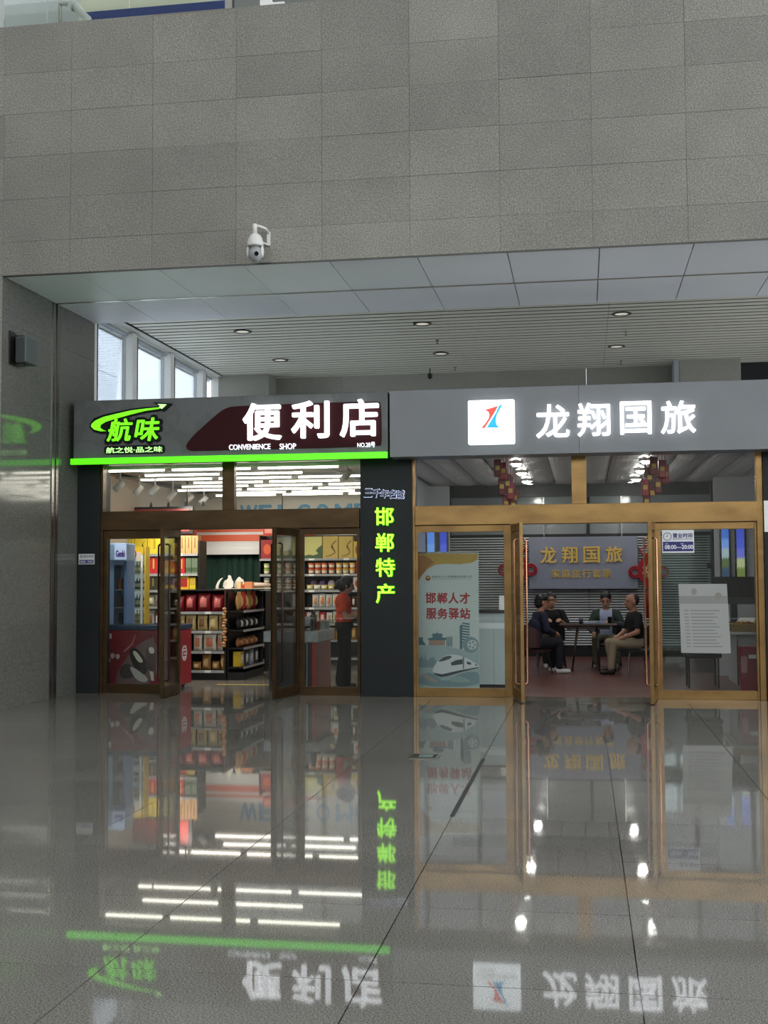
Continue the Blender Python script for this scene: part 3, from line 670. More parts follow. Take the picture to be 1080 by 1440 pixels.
def good(kind, px, Y, zs, col, label, cat, group, pcol=None, style='panel', depth=None, dy=.02, name=None, top=None):
    """px = x0, ytop, x1; stands on height zs with its front at Y+dy"""
    x0 = at(px[0], px[1], Y).x; x1 = at(px[2], px[1], Y).x; z1 = at((px[0]+px[2])/2, px[1], Y).z if top is None else top
    w, h = (x1-x0)*.97, z1-zs
    if kind in ('tub', 'bottle', 'jar'): d = w
    else: d = depth or {'box': .16, 'bag': .1, 'bowl': .12}[kind]
    base = {'box': U_BOX, 'bag': U_BAG, 'tub': U_TUB, 'bottle': U_BOT, 'bowl': U_BOWL, 'jar': U_TUB}[kind]
    nm = name or {'box': 'carton', 'bag': 'snack_bag', 'tub': 'snack_tub', 'bottle': 'drink_bottle', 'bowl': 'bowl_pack', 'jar': 'jar'}[kind]
    o = addmesh(nm, umesh(nm, base, cm(col, .3 if kind == 'bag' else .45), kind != 'box'))
    h -= .004
    o.location = ((x0+x1)/2, Y+dy+d/2+.012, zs + .003 + (h/2 if kind == 'bowl' else 0)); o.scale = (w, d, h)
    tag(o, label, cat, group)
    pm = cm(pcol) if pcol else None
    def ch(n, mb, m, sm=False):
        c = addmesh(n, umesh(n+nm, mb, m, sm)); c.parent = o; return c
    if kind == 'box' and pm: ch('print', _bp[style], pm)
    if kind == 'bag' and pm: ch('print', U_BAGP, pm, True)
    if kind in ('tub', 'jar'):
        ch('lid', U_LID, cm(pcol or (235, 235, 230)))
        if kind == 'tub': ch('print', U_TUBP, cm((240, 225, 200)))
    if kind == 'bottle': ch('cap', U_CAP, cm(pcol or (200, 40, 40))); ch('print', U_BOTP, cm((230, 225, 180)))
    return o
def nth(i, n): return ORD[i]+' from the left' if i < len(ORD) else 'rightmost'

SHELFBLK = mat('shelf_black', (22, 21, 21), .45); SHELFGRY = mat('shelf_rail', (160, 160, 158), .4); TAGW = mat('price_tag', (236, 234, 226), .5)
def shelf_unit(label, x0, x1, Y, depth, levels, top, group=None, base=.12, name='shelf_unit', sidecol=None, back=True):
    """levels: heights of shelf boards"""
    u = thing(name, label, 'shelf', ((x0+x1)/2, Y+depth/2, 0), group)
    sm = sidecol or SHELFBLK
    if back: box('back_panel', SHELFBLK, u, x0, x1, Y+depth-.03, Y+depth, 0, top)
    box('side_panel', sm, u, x0-.02, x0, Y+.02, Y+depth, 0, top); box('side_panel', sm, u, x1, x1+.02, Y+.02, Y+depth, 0, top)
    box('plinth', SHELFBLK, u, x0, x1, Y+.03, Y+depth-.03, 0, base)
    for z in levels:
        s = box('shelf_board', SHELFBLK, u, x0, x1, Y, Y+depth-.03, z-.025, z)
        box('price_rail', SHELFGRY, s, x0, x1, Y-.012, Y, z-.035, z+.005)
        n = max(1, int((x1-x0)/.5))
        for i in range(n):
            c = x0+(i+.5)*(x1-x0)/n; box('price_tag', TAGW, s, c-.05, c+.05, Y-.015, Y-.012, z-.033, z+.002)
    return u

# ================================================================== CONVENIENCE SHOP INTERIOR
SX0, SX1, SYB, SZC = -7.35, at(507, 800, YC).x+.12, 22.2, 3.2
STOREW = mat('store_wall', (214, 209, 198), .6)
w = struct('wall_store_left', 'pale left wall of the convenience shop', (SX0, 19, 0)); box('surface', STOREW, w, SX0-.1, SX0, 16.02, SYB, 0, SZC+.1)
w = struct('wall_store_back', 'pale back wall of the convenience shop', (-5, SYB, 0)); box('surface', STOREW, w, SX0, SX1, SYB, SYB+.1, 0, SZC+.1)
w = struct('wall_party', 'grey dividing wall between shop and travel agency', (SX1, 19, 0)); box('surface', GREYPAINT, w, SX1, SX1+.12, 16.32, 24.4, 0, SZC+.1)
cs_ = struct('ceiling_store', 'pale ceiling of the convenience shop with rails', (-5, 19, SZC)); box('surface', mat('store_ceiling', (150, 147, 141), .6), cs_, SX0, SX1, YG+.1, SYB, SZC, SZC+.1)
for y in (16.6, 18.2, 19.9, 21.3): box('rail', GREYPAINT, cs_, SX0, SX1, y-.02, y+.02, SZC-.03, SZC)
for x in (-6.1, -4.9, -3.6): box('rail', GREYPAINT, cs_, x-.02, x+.02, 16.1, SYB, SZC-.055, SZC-.03)
fs_ = struct('floor_store', 'pale glossy floor of the convenience shop', (-5, 19, 0))
STF = mottled('store_floor', (150, 143, 132), (138, 131, 120), scale=12, rough=.12, rnd=.04)
for i in range(6):
    for j in range(8):
        x0 = SX0+i*.8; y0 = 16.02+j*.8
        box('tile', STF, fs_, x0+.002, min(x0+.798, SX1), y0+.002, min(y0+.798, SYB), -.011, 0.0)
box('guide_line', cm((214, 186, 60)), fs_, -5.4, -4.3, 17.3, 17.36, 0.0, .002)
# roof over both shops
rf = struct('ceiling_roof', 'flat roof over the two shop units', (-2, 19, 3.3)); box('slab', mat('roof_membrane', (226, 226, 222), .7), rf, SX0-.1, 5.5, YG-.02, 24.5, SZC+.12, SZC+.2)
# --- tube lamps
TUBE = mat('tube_light', (255, 250, 240), .4, emit=TUBE_L, ecol=(255, 247, 232)); TUBEH = mat('tube_housing', (225, 225, 222), .5)
rows = [16.15, 16.95, 17.7, 18.45, 19.2, 20.0, 20.75, 21.4]; k = 0
names = ['front', 'second', 'third', 'fourth', 'fifth', 'sixth', 'seventh', 'rear']
for r_, y in enumerate(rows):
    x = -6.95+[0.0, .55, .2, .8, .35, .0, .6, .25][r_]; i = 0
    while x+1.15 < SX1-.1:
        t = thing('tube_lamp', 'white tube lamp on the shop ceiling, %s row, %s' % (names[r_], nth(i, 4)), 'lamp', (x, y, SZC-.06), 'tube lamps in the convenience shop')
        box('housing', TUBEH, t, x, x+1.15, y-.022, y+.022, SZC-.085, SZC-.056); box('tube', TUBE, t, x+.01, x+1.14, y-.016, y+.016, SZC-.112, SZC-.086)
        x += 1.25; i += 1
# --- track spotlights
for i, (px, py, Y) in enumerate(((169, 684, 16.9), (196, 690, 17.9), (218, 690, 17.5), (243, 697, 18.6), (267, 702, 19.6), (287, 704, 20.35), (489, 668, 17.2))):
    p = at(px, py, Y); t = thing('spotlight', ('white track spotlight near the left shop wall, %s' % nth(i, 7)) if i < 6 else 'white track spotlight at the right of the shop ceiling', 'spotlight', (p.x, p.y, p.z), 'track spotlights')
    MB().tube([(p.x, Y, SZC+.004), (p.x, Y, p.z+.05)], .012).build('arm', TUBEH, t)
    MB().tube([(p.x+.05, Y-.02, p.z+.06), (p.x-.04, Y-.1, p.z-.06)], [.045, .05], 12).build('lamp_head', TUBEH, t, smooth=True)
    ld = bpy.data.lights.new('spot_beam', 'SPOT'); ld.energy = SPOT_W; ld.spot_size = math.radians(130); ld.spot_blend = .9; ld.shadow_soft_size = .06; ld.color = (1, .95, .87)
    lo_ = bpy.data.objects.new('spot_beam', ld); COL.objects.link(lo_); lo_.parent = t; lo_.location = (-.02, -.08, -.12); lo_.rotation_euler = (math.radians(25 if i < 6 else 40), math.radians(-25 if i < 6 else 15), 0)
# --- back wall band, curtain, WELCOME
YB = 21.7
bn = thing('wall_fascia', 'white fascia with orange stripes over the green curtain', 'fascia', (-4.8, YB, 2.0))
x0, x1 = at(252, 760, YB).x, at(400, 760, YB).x; ORANGE = cm((222, 96, 56))
zf = [at(330, y, YB).z for y in (776, 772, 761, 752, 748, 744.5, 738)]
box('board', WHITEPAINT, bn, x0-.2, x1+.6, YB, SYB, zf[0], zf[6]); box('lip', WHITEPAINT, bn, x0-.2, x1, YB-.04, YB, zf[0]-.05, zf[1])
box('stripe', ORANGE, bn, x0-.2, x1+.6, YB-.008, YB, zf[2], zf[3]); box('stripe', ORANGE, bn, x0-.2, x1+.6, YB-.008, YB, zf[4], zf[5])
cv_ = MB(); x0, x1, z0, z1 = R(272, 775, 370, 860, YB+.12); n = 90; vs = []
for i in range(n+1):
    u = i/n; yy = YB+.12+.03*math.sin(u*42+math.sin(u*9)*2)+.012*math.sin(u*117)
    for z in (.1, (z1)/2, z1): vs.append((x0+(x1-x0)*u, yy, z))
fs = [(i*3+j, (i+1)*3+j, (i+1)*3+j+1, i*3+j+1) for i in range(n) for j in range(2)]
cu = cv_.add(vs, fs).build('curtain', mat('green_cloth', (16, 50, 38), .85), org=(x0, YB+.12, 0), smooth=True)
cu.modifiers.new('thick', 'SOLIDIFY').thickness = .006; tag(cu, 'dark green pleated curtain at the back of the shop', 'curtain')
we = thing('welcome_sign', 'pale blue WELCOME letters high on the back shop wall', 'sign', (-4, SYB, 2.5))
WB = cm((96, 158, 196)); xw = at(338, 716, SYB).x; pw = (at(474, 716, SYB).x-at(338, 716, SYB).x)/5.0
zt0, zb0 = at(400, 709.5, SYB).z, at(400, 733, SYB).z
for i, ch in enumerate('WELCOME'):
    ww = {'W': .9, 'M': .85}.get(ch, .68)*pw; letters('letter', ch, (xw+i*pw*.98, xw+i*pw*.98+ww, zb0, zt0), SYB, WB, we, .03, .03)
# red corner header boxes either side of the curtain
for lab, q, Y in (('red illuminated header box above the left shelf end', (250, 742, 270, 752), 19.2), ('red illuminated header box above the right shelf end', (370, 740, 420, 752), 21.0)):
    x0, x1, z0, z1 = R(*q, Y); h = thing('header_box', lab, 'header box', (x0, Y, z0)); RB = cm((196, 60, 44))
    box('body', RB, h, x0, x1, Y, Y+.25, z0, z1); box('face', cm((225, 150, 130)), h, x0+.03, x1-.03, Y-.006, Y, z0+.03, z1-.02)
    box('hanger', DARKSTEEL, h, (x0+x1)/2-.01, (x0+x1)/2+.01, Y+.1, Y+.12, z1, SZC)
# left header board seen through the transom
Y = 19.0; x0, x1, z0, z1 = R(183, 713, 222, 724, Y); h = thing('header_board', 'black and red header board on top of the left shelf', 'header board', (x0, Y, z0))
box('frame', PLASTICB, h, x0, x1+.6, Y, Y+.08, z0-.32, z1); box('face', cm((196, 60, 50)), h, x0+.05, x1+.55, Y-.01, Y, z0-.28, z1-.04)
for i in range(4): MB().tube([(x0+.35+.3*i, Y+.04, z1), (x0+.35+.3*i, Y+.04, z1+.08)], [.03, .01], 6).build('finial', cm((60, 60, 64)), h)

# --- left wall shelving
Y = 18.7; G = 'goods on the left wall shelf'
def lz(py, Y, px=240): return at(px, py, Y).z
x0, x1 = at(179, 800, Y).x, at(278, 800, Y).x
lv = [lz(779, Y), lz(807, Y), lz(830, Y), lz(853, Y), lz(885, Y), .45]
shelf_unit('tall black wall shelf with gift boxes behind the glass door fridge', x0, x1, Y, .4, lv, lz(752, Y)-.1)
YE, TAN, RED, GRN = (226, 196, 40), (196, 150, 92), (196, 34, 34), (106, 122, 96)
r1 = [((180, 756, 188), YE, (180, 150, 30), 'tall'), ((188.5, 756, 206), YE, (190, 160, 40), 'curve'), ((206.5, 755.5, 226), YE, (180, 150, 30), 'curve'), ((230, 757, 247), (214, 200, 96), (150, 140, 60), 'curve'),
      ((251, 753, 259.5), TAN, (120, 80, 40), 'tall'), ((260, 753, 268.5), TAN, (120, 80, 40), 'tall'), ((269, 753, 277.5), TAN, (120, 80, 40), 'tall')]
for i, (q, c, pc, st) in enumerate(r1): good('box', q, Y, lv[0], c, '%s gift box on the top left wall shelf, %s' % ('yellow' if i < 4 else 'tan', nth(i, 7)), 'box', G, pc, st)
r2 = [((208, 783, 222), RED, (220, 180, 60), 'tall', 'red'), ((231, 788, 246), (214, 130, 36), (236, 190, 60), 'band', 'orange'), ((250.5, 784, 259), RED, (226, 190, 70), 'tall', 'red'), ((260, 784.5, 268), GRN, (70, 90, 60), 'band', 'grey green'), ((268.5, 784.5, 277), GRN, (70, 90, 60), 'band', 'grey green')]
for i, (q, c, pc, st, nmn) in enumerate(r2): good('box', q, Y, lv[1], c, '%s carton on the second left wall shelf, %s' % (nmn, nth(i, 5)), 'box', G, pc, st)
r3 = [((207, 811, 221.5), (58, 50, 34), (150, 130, 40), 'tall', 'dark'), ((232, 811, 246), (84, 60, 96), (226, 190, 60), 'band', 'purple'), ((250, 809, 265), (226, 176, 40), (170, 40, 30), 'panel', 'yellow and red'), ((265.5, 812, 274), (206, 170, 60), (226, 200, 40), 'band', 'mustard')]
for i, (q, c, pc, st, nmn) in enumerate(r3): good('box', q, Y, lv[2], c, '%s carton on the third left wall shelf, %s' % (nmn, nth(i, 4)), 'box', G, pc, st)
for rr, (lev, yt, cols) in enumerate(((3, 834, ((206, 202, 150), (228, 224, 206), (120, 90, 110))), (4, 857, ((214, 220, 206), (150, 80, 70), (226, 226, 220))))):
    for i in range(5):
        a = 206+i*9.5; c = cols[i % 3]
        good('bag', (a, yt+random.uniform(0, 3), a+9.2), Y, lv[lev], c, 'small mixed snack bag on the %s left wall shelf, %s' % (ORD[3+rr], nth(i, 5)), 'snack bag', G, cols[(i+1) % 3])
# --- glass door drinks fridge
Y = 17.75; x0, x1, z0, z1 = R(181, 771, 204, 960, Y); z0 = 0; FD = .16
fr = thing('drinks_fridge', 'glass door drinks fridge with a yellow edge full of bottles', 'fridge', ((x0+x1)/2, Y+.3, 0))
YEL = cm((214, 178, 40)); INW = mat('fridge_inner', (226, 234, 232), .5, emit=.25, ecol=(225, 240, 236))
box('back_wall', INW, fr, x0, x1, Y+FD-.03, Y+FD, .1, z1); box('base', cm((60, 60, 62)), fr, x0, x1, Y, Y+FD, 0, .12)
box('side_wall', WHITEPAINT, fr, x0, x0+.03, Y, Y+FD-.03, .12, z1); box('side_wall', YEL, fr, x1-.008, x1+.012, Y-.02, Y+FD, .12, z1+.02)
hd = box('header', YEL, fr, x0, x1-.03, Y-.02, Y+FD, z1-.1, z1+.02); box('header_sign', cm((210, 200, 186)), hd, x0+.12, x1-.06, Y-.03, Y-.02, z1-.2, z1-.06)
xs, zs_ = at(186.5, 779, Y).x, at(186.5, 779, Y).z
bg = MB().lathe([(.0, 0), (.075, 0), (.075, .02), (0, .02)], (xs, Y-.03, zs_), 20, 'y').build('round_badge', cm((176, 40, 36)), fr); bg.scale = (1, 1, 1)
box('badge_bar', WHITEPAINT, bg, xs-.06, xs+.06, Y-.056, Y-.05, zs_-.02, zs_+.02)
fl = [lz(806, Y, 195), lz(829, Y, 195), lz(854, Y, 195), lz(876, Y, 195), .55, .3]
for z in fl: box('wire_shelf', cm((226, 230, 228)), fr, x0+.03, x1-.03, Y+.03, Y+FD-.03, z-.02, z)
box('door_pane', GLASSDOOR, fr, x0+.03, x1-.03, Y-.012, Y-.004, .14, z1-.1)
for x in (x0+.03, x1-.07): box('door_stile', WHITEPAINT, fr, x, x+.035, Y-.02, Y, .14, z1-.1)
BCOL = [((170, 160, 70), (210, 200, 60)), ((60, 62, 60), (230, 230, 230)), ((90, 110, 120), (200, 210, 215)), ((190, 170, 60), (220, 60, 40))]
for r_ in range(4):
    for i in range(4):
        a = 184.7+i*4.1; c, pc = BCOL[r_]
        good('bottle', (a, [790, 812, 835, 858][r_], a+3.9), Y, fl[r_], c, 'small drink bottle on the %s fridge shelf, %s' % (ORD[r_], nth(i, 4)), 'bottle', 'bottles in the drinks fridge', pc, dy=.03)
# --- blue ice cream fridge
Y = 17.1; x0, x1, z0, z1 = R(151, 764, 178, 960, Y); UD = .32
bf = thing('upright_freezer', 'pale blue upright freezer with a lit logo header', 'freezer', ((x0+x1)/2, Y+.3, 0)); BL = cm((130, 158, 196)); BLD = cm((96, 126, 170))
box('back', BL, bf, x0, x1, Y+UD-.03, Y+UD, 0, z1); box('side', BL, bf, x0, x0+.1, Y, Y+UD-.03, 0, z1, .01); box('side', BLD, bf, x1-.05, x1, Y, Y+UD-.03, 0, z1, .01)
hz = lz(789, Y, 167); hd = box('header', cm((150, 178, 214)), bf, x0-.02, x1+.005, Y-.04, Y+UD, hz, z1, .015)
q = R(161, 766, 177.5, 787, Y-.05); box('header_sign', mat('blue_lightbox', (190, 208, 240), .4, emit=.35, ecol=(190, 208, 245)), hd, q[0], q[1], Y-.05, Y-.04, q[2], q[3])
lo = letters('lettering', 'Genki', (q[0]+.02, q[1]-.02, q[2]+.04, q[2]+.14), Y-.05, cm((84, 50, 150)), hd, .004, .03)
box('base', BLD, bf, x0, x1, Y, Y+UD, 0, .25); box('top', BL, bf, x0+.1, x1-.05, Y, Y+UD-.03, hz-.06, hz)
box('inner_panel', mat('freezer_inner', (190, 198, 206), .5), bf, x0+.1, x1-.05, Y+UD-.05, Y+UD-.03, .25, hz-.06)
box('door_pane', GLASSDOOR, bf, x0+.1, x1-.05, Y-.004, Y+.004, .25, hz-.06)
for i, z in enumerate((lz(829, Y, 167), lz(854, Y, 167), lz(877, Y, 167))):
    box('wire_shelf', cm((220, 224, 228)), bf, x0+.1, x1-.05, Y+.05, Y+UD-.06, z-.015, z)
    good('box', (164, [813, 838, 862][i], 168.5), Y, z, [(206, 120, 60), (130, 96, 84), (110, 84, 90)][i], '%s ice cream pack on the %s upright freezer shelf' % (['orange', 'brown', 'dark'][i], ORD[i]), 'ice cream', 'packs in the upright freezer', dy=.07, depth=.1)
# --- chest freezer
Y = 16.3; x0, x1 = at(148, 930, Y).x, at(249.5, 930, Y).x; D = .62
zt1, zb1 = lz(886, Y, 200), lz(965, Y, 200)
cf = thing('chest_freezer', 'red chest ice cream freezer on castors with printed front', 'freezer', ((x0+x1)/2, Y+D/2, 0))
FR = mottled('freezer_red', (128, 20, 32), (104, 14, 26), scale=1.4, rough=.3); FRE = cm((150, 22, 40), .3)
bo = box('body', FR, cf, x0, x1-.012, Y, Y+D, zb1, zt1, .02); box('end_panel', FRE, cf, x1-.012, x1, Y+.01, Y+D-.01, zb1+.01, zt1-.01)
ZL = zt1
box('lid_frame', cm((24, 52, 78)), cf, x0-.01, x1+.01, Y-.01, Y+D+.01, zt1, zt1+.07, .01)
for s in (0, 1):
    gl_ = box('lid_glass', glass('lid_glass%d' % s, (.8, .9, .95), .1), cf, x0+.04+s*(x1-x0-.08)/2, x0+.04+(s+1)*(x1-x0-.08)/2-.01, Y+.04, Y+D-.04, zt1+.07, zt1+.078)
def fp(pts): return pxpoly([(130+a*.2037, 720+b*.2036) for a, b in pts], Y)
CH, CHM, IVO = cm((34, 22, 22), .25), cm((70, 48, 44), .3), cm((206, 196, 176))
pr = MB().prism(smoothpoly(fp([(165, 1195), (160, 1130), (230, 1010), (330, 900), (445, 850), (447, 1195)]), 1), Y-.003, Y).build('print_glow', cm((104, 78, 78)), bo)
MB().prism(smoothpoly(fp([(255, 985), (262, 945), (300, 935), (350, 985), (385, 1060), (375, 1115), (340, 1130), (300, 1100), (275, 1040)]), 2), Y-.010, Y).build('print_ice_cream', CH, bo)
MB().prism(smoothpoly(fp([(275, 965), (300, 955), (345, 1015), (352, 1040), (318, 1040)]), 2), Y-.013, Y-.01).build('print_ice_cream', IVO, bo)
MB().prism(smoothpoly(fp([(370, 970), (380, 930), (415, 928), (440, 950), (438, 1060), (430, 1105), (385, 1095), (372, 1040)]), 2), Y-.010, Y).build('print_ice_cream', CHM, bo)
MB().prism(smoothpoly(fp([(395, 930), (425, 935), (432, 975), (400, 980), (388, 950)]), 2), Y-.013, Y-.01).build('print_ice_cream', IVO, bo)
MB().prism(fp([(395, 1095), (420, 1100), (425, 1165), (408, 1165)]), Y-.009, Y).build('print_stick', IVO, bo)
MB().prism(smoothpoly(fp([(185, 1100), (205, 1060), (245, 1045), (290, 1070), (300, 1130), (260, 1150), (200, 1150)]), 2), Y-.008, Y).build('print_pieces', cm((48, 34, 36)), bo)
MB().prism(smoothpoly(fp([(250, 1060), (300, 1080), (390, 1150), (370, 1180), (300, 1160)]), 2), Y-.011, Y).build('print_pieces', cm((176, 168, 158)), bo)
for a, b in ((110, 1020), (140, 990), (175, 995)): MB().prism(smoothpoly(fp([(a-14, b-12), (a+10, b-16), (a+16, b+8), (a-2, b+26), (a-14, b+10)]), 2), Y-.006, Y).build('print_petal', cm((196, 170, 170)), bo)
MB().prism(fp([(215, 960), (270, 910), (295, 850), (300, 850), (278, 915), (222, 968)]), Y-.005, Y).build('print_swirl', cm((150, 110, 112)), bo)
box('sticker', cm((196, 190, 176)), bo, at(152, 895, Y).x, at(157, 895, Y).x, Y-.004, Y, lz(898, Y, 154), lz(891, Y, 154))
em = MB().lathe([(.085, 0), (.11, 0), (.11, .003), (.085, .003)], (x1, Y+.3, zb1+.45), 20, 'x').build('end_emblem', cm((214, 206, 204)), cf)
for i, (a, b) in enumerate(((-.08, .05), (-.04, .085), (-.075, .06), (-.06, .08))): box('emblem_bar', cm((214, 206, 204)), em, x1, x1+.004, Y+.3+a, Y+.3+b, zb1+.38+i*.05, zb1+.405+i*.05)
for dx, dy in ((.1, .08), (x1-x0-.1, .08), (.1, D-.08), (x1-x0-.1, D-.08)):
    ca = box('castor_fork', STEEL, cf, x0+dx-.02, x0+dx+.02, Y+dy-.02, Y+dy+.02, .05, zb1); MB().lathe([(.0, -.015), (.048, -.015), (.05, 0), (.048, .015), (0, .015)], (x0+dx, Y+dy, .05), 16, 'x').build('castor_wheel', PLASTICB, ca)

# --- front gondola with red bags
Y = 18.0; x0, x1 = at(225, 900, Y).x, at(315.5, 900, Y).x; G = 'goods on the front gondola'
lv = [lz(860.5, Y, 290), lz(887.5, Y, 290), lz(916, Y, 290), lz(943, Y, 290)]; gt = lz(831, Y, 290)
shelf_unit('black gondola shelf end with red bags facing the doorway', x0, x1, Y, .45, lv, gt)
gtop = box('shelf_board', SHELFBLK, None, x0-.02, x1+.02, Y+.02, Y+.45, gt, gt+.02, org=((x0+x1)/2, Y+.2, gt)); gtop.name = 'gondola_top'
tag(gtop, 'flat black top board of the front gondola', 'shelf top')
RB_, RBP = (142, 30, 36), (206, 110, 100)
for i, (a, b, yt) in enumerate(((243, 257, 838), (257.5, 273.5, 836), (275, 294, 834.5), (295, 313.5, 836))): good('bag', (a, yt, b), Y, lv[0], RB_, 'shiny red snack bag on the top gondola shelf, %s' % nth(i, 4), 'snack bag', G, RBP, depth=.14)
for i, (a, b) in enumerate(((245, 258), (258.5, 274), (275, 290), (291, 305), (305.5, 315))): good('bag', (a, 864.5, b), Y, lv[1], (206, 178, 116), 'tan printed nut bag on the second gondola shelf, %s' % nth(i, 5), 'snack bag', G, (120, 84, 50) if i != 3 else (226, 200, 140), depth=.1)
for i, (a, b) in enumerate(((270, 283), (283.5, 303), (303.5, 312))): good('bag', (a, 891, b), Y, lv[2], (216, 206, 184), 'cream rice cake bag on the third gondola shelf, %s' % nth(i, 3), 'snack bag', G, (190, 110, 80), depth=.09)
for i, (a, b, yt) in enumerate(((268, 281, 931), (281.5, 295, 921), (295.5, 307, 930), (307.5, 315, 921))): good('bag', (a, yt, b), Y, lv[3], (170, 126, 74), 'wrapped bread loaf on the lowest gondola shelf, %s' % nth(i, 4), 'bread', G, (204, 166, 110), depth=.12, name='bread_pack')
# --- side wing of the gondola, facing the aisle
xw0, Yw0 = x1+.03, Y+.06; ywl = Yw0+.05
wg = thing('side_rack', 'narrow black side rack on the aisle side of the front gondola', 'shelf', (xw0+.1, Y+.7, 0)); L = 1.2
box('back_panel', SHELFBLK, wg, xw0, xw0+.02, Yw0, Yw0+L, 0, gt-.02); box('plinth', SHELFBLK, wg, xw0+.02, xw0+.26, Yw0, Yw0+L, 0, .12)
wlv = [lz(859, Yw0, 328), lz(886, Yw0, 328), lz(911, Yw0, 328), lz(938, Yw0, 328)]
for z in wlv:
    s = box('shelf_board', SHELFBLK, wg, xw0+.02, xw0+.26, Yw0, Yw0+L, z-.02, z); box('price_rail', SHELFGRY, s, xw0+.26, xw0+.27, Yw0, Yw0+L, z-.03, z+.005)
box('end_panel', SHELFBLK, wg, xw0+.02, xw0+.24, Yw0+L, Yw0+L+.02, 0, gt-.02)
def sgood(lev, ya, yb, h, col, pcol, label, cat='snack bag', kind='bag'):
    base, nm = (U_BAG, 'snack_bag') if kind == 'bag' else (U_BOX, 'carton')
    o = addmesh(nm, umesh(nm, base, cm(col, .35), kind == 'bag')); o.rotation_euler = (0, 0, math.pi/2)
    o.location = (xw0+.14, (ya+yb)/2, wlv[lev]+.003); o.scale = ((yb-ya)*.95, .12, h-.01); tag(o, label, cat, 'goods on the side rack')
    c = addmesh('print', umesh('print'+nm, U_BAGP if kind == 'bag' else _bp['panel'], cm(pcol), True)); c.parent = o
for i in range(4): sgood(0, Yw0+.04+i*.28, Yw0+.28+i*.28, .3, (176, 44, 40) if i % 2 else (186, 140, 84), (214, 180, 110), '%s snack bag on the top side rack shelf, %s from the doorway' % ('red' if i % 2 else 'tan', ORD[i]))
for i in range(4): sgood(1, Yw0+.04+i*.28, Yw0+.28+i*.28, .2, (40, 36, 36), (200, 198, 192), 'black and white snack bag on the second side rack shelf, %s from the doorway' % ORD[i])
for i in range(4): sgood(2, Yw0+.04+i*.28, Yw0+.28+i*.28, .16, (150, 96, 60), (190, 140, 90), 'brown bun pack on the third side rack shelf, %s from the doorway' % ORD[i], 'bread')
for i in range(4): sgood(3, Yw0+.04+i*.28, Yw0+.24+i*.28, .24, [(206, 170, 40), (60, 70, 90), (150, 160, 170), (70, 60, 60)][i], (220, 220, 220), '%s carton on the lowest side rack shelf' % ['yellow', 'slate blue', 'silver', 'charcoal'][i], 'box', 'box')
hs_ = thing('hanging_snack_strip', 'brown strip of little round snacks hanging at the gondola corner', 'snack strip', (xw0-.01, Y-.06, lz(905, Y, 319)))
zz0, zz1 = lz(856, Y, 319), lz(908, Y, 319)
for i in range(14): MB().ell((xw0-.01+.012*math.sin(i*1.9), Y-.06, zz0+(zz1-zz0)*i/13), (.034, .03, .024), 8, 6).build('snack_ball', cm((186, 122, 70) if i % 2 else (206, 160, 110)), hs_, smooth=True)
MB().tube([(xw0-.01, Y-.04, gt), (xw0-.01, Y-.06, zz1)], .006, 6).build('cord', cm((140, 60, 40)), hs_)
# --- rear gondola
Y = 19.75; x0, x1 = at(341, 900, Y).x, at(371.5, 900, Y).x; G = 'goods on the rear gondola'
lv = [lz(855, Y, 355), lz(881, Y, 355), lz(907, Y, 355), lz(927, Y, 355)]; gt2 = lz(831, Y, 355)
shelf_unit('narrow black gondola shelf beside the dark green curtain', x0, x1, Y, .5, lv, gt2, base=.2)
for i, (a, b, yt, c) in enumerate(((343, 348, 833, (150, 130, 150)), (351, 359, 831.5, (176, 130, 76)), (348.5, 355, 844, (186, 136, 70)), (355.5, 362.5, 843, (170, 116, 60)))):
    good('jar', (a, yt, b), Y, lv[0] if i != 1 else lv[0]+.0, c, ['pale plum jar', 'tall amber jar', 'short amber jar at the left', 'short amber jar at the right'][i]+' on the top rear gondola shelf', 'jar', G, (214, 206, 190), dy=.03 if i != 1 else .22)
good('bag', (343, 862, 349.5), Y, lv[1], (206, 186, 130), 'slim beige snack bag on the second rear gondola shelf', 'snack bag', G, (226, 210, 170))
for i in range(2): good('box', (350+i*9.3, 858, 359+i*9.3), Y, lv[1], (104, 176, 60), 'bright green carton on the second rear gondola shelf, %s' % ['left one', 'right one'][i], 'box', G, (150, 206, 110), 'band')
good('bag', (343, 886, 349), Y, lv[2], (176, 150, 120), 'slim beige snack bag on the third rear gondola shelf', 'snack bag', G, (214, 200, 180))
good('bag', (349.5, 885, 367), Y, lv[2], (190, 40, 100), 'magenta snack bag on the third rear gondola shelf', 'snack bag', G, (226, 150, 180), depth=.16)
good('bag', (343, 910, 351), Y, lv[3], (160, 96, 50), 'brown snack bag on the lowest rear gondola shelf', 'snack bag', G, (206, 150, 90))
for i in range(4): good('box', (351.5+i*4.2, 909.5, 355.5+i*4.2), Y, lv[3], [(50, 110, 170), (206, 216, 220), (196, 60, 50), (60, 130, 190)][i], '%s carton on the lowest rear gondola shelf' % ['dark blue', 'white', 'red', 'light blue'][i], 'box', G, (226, 226, 226), 'band')
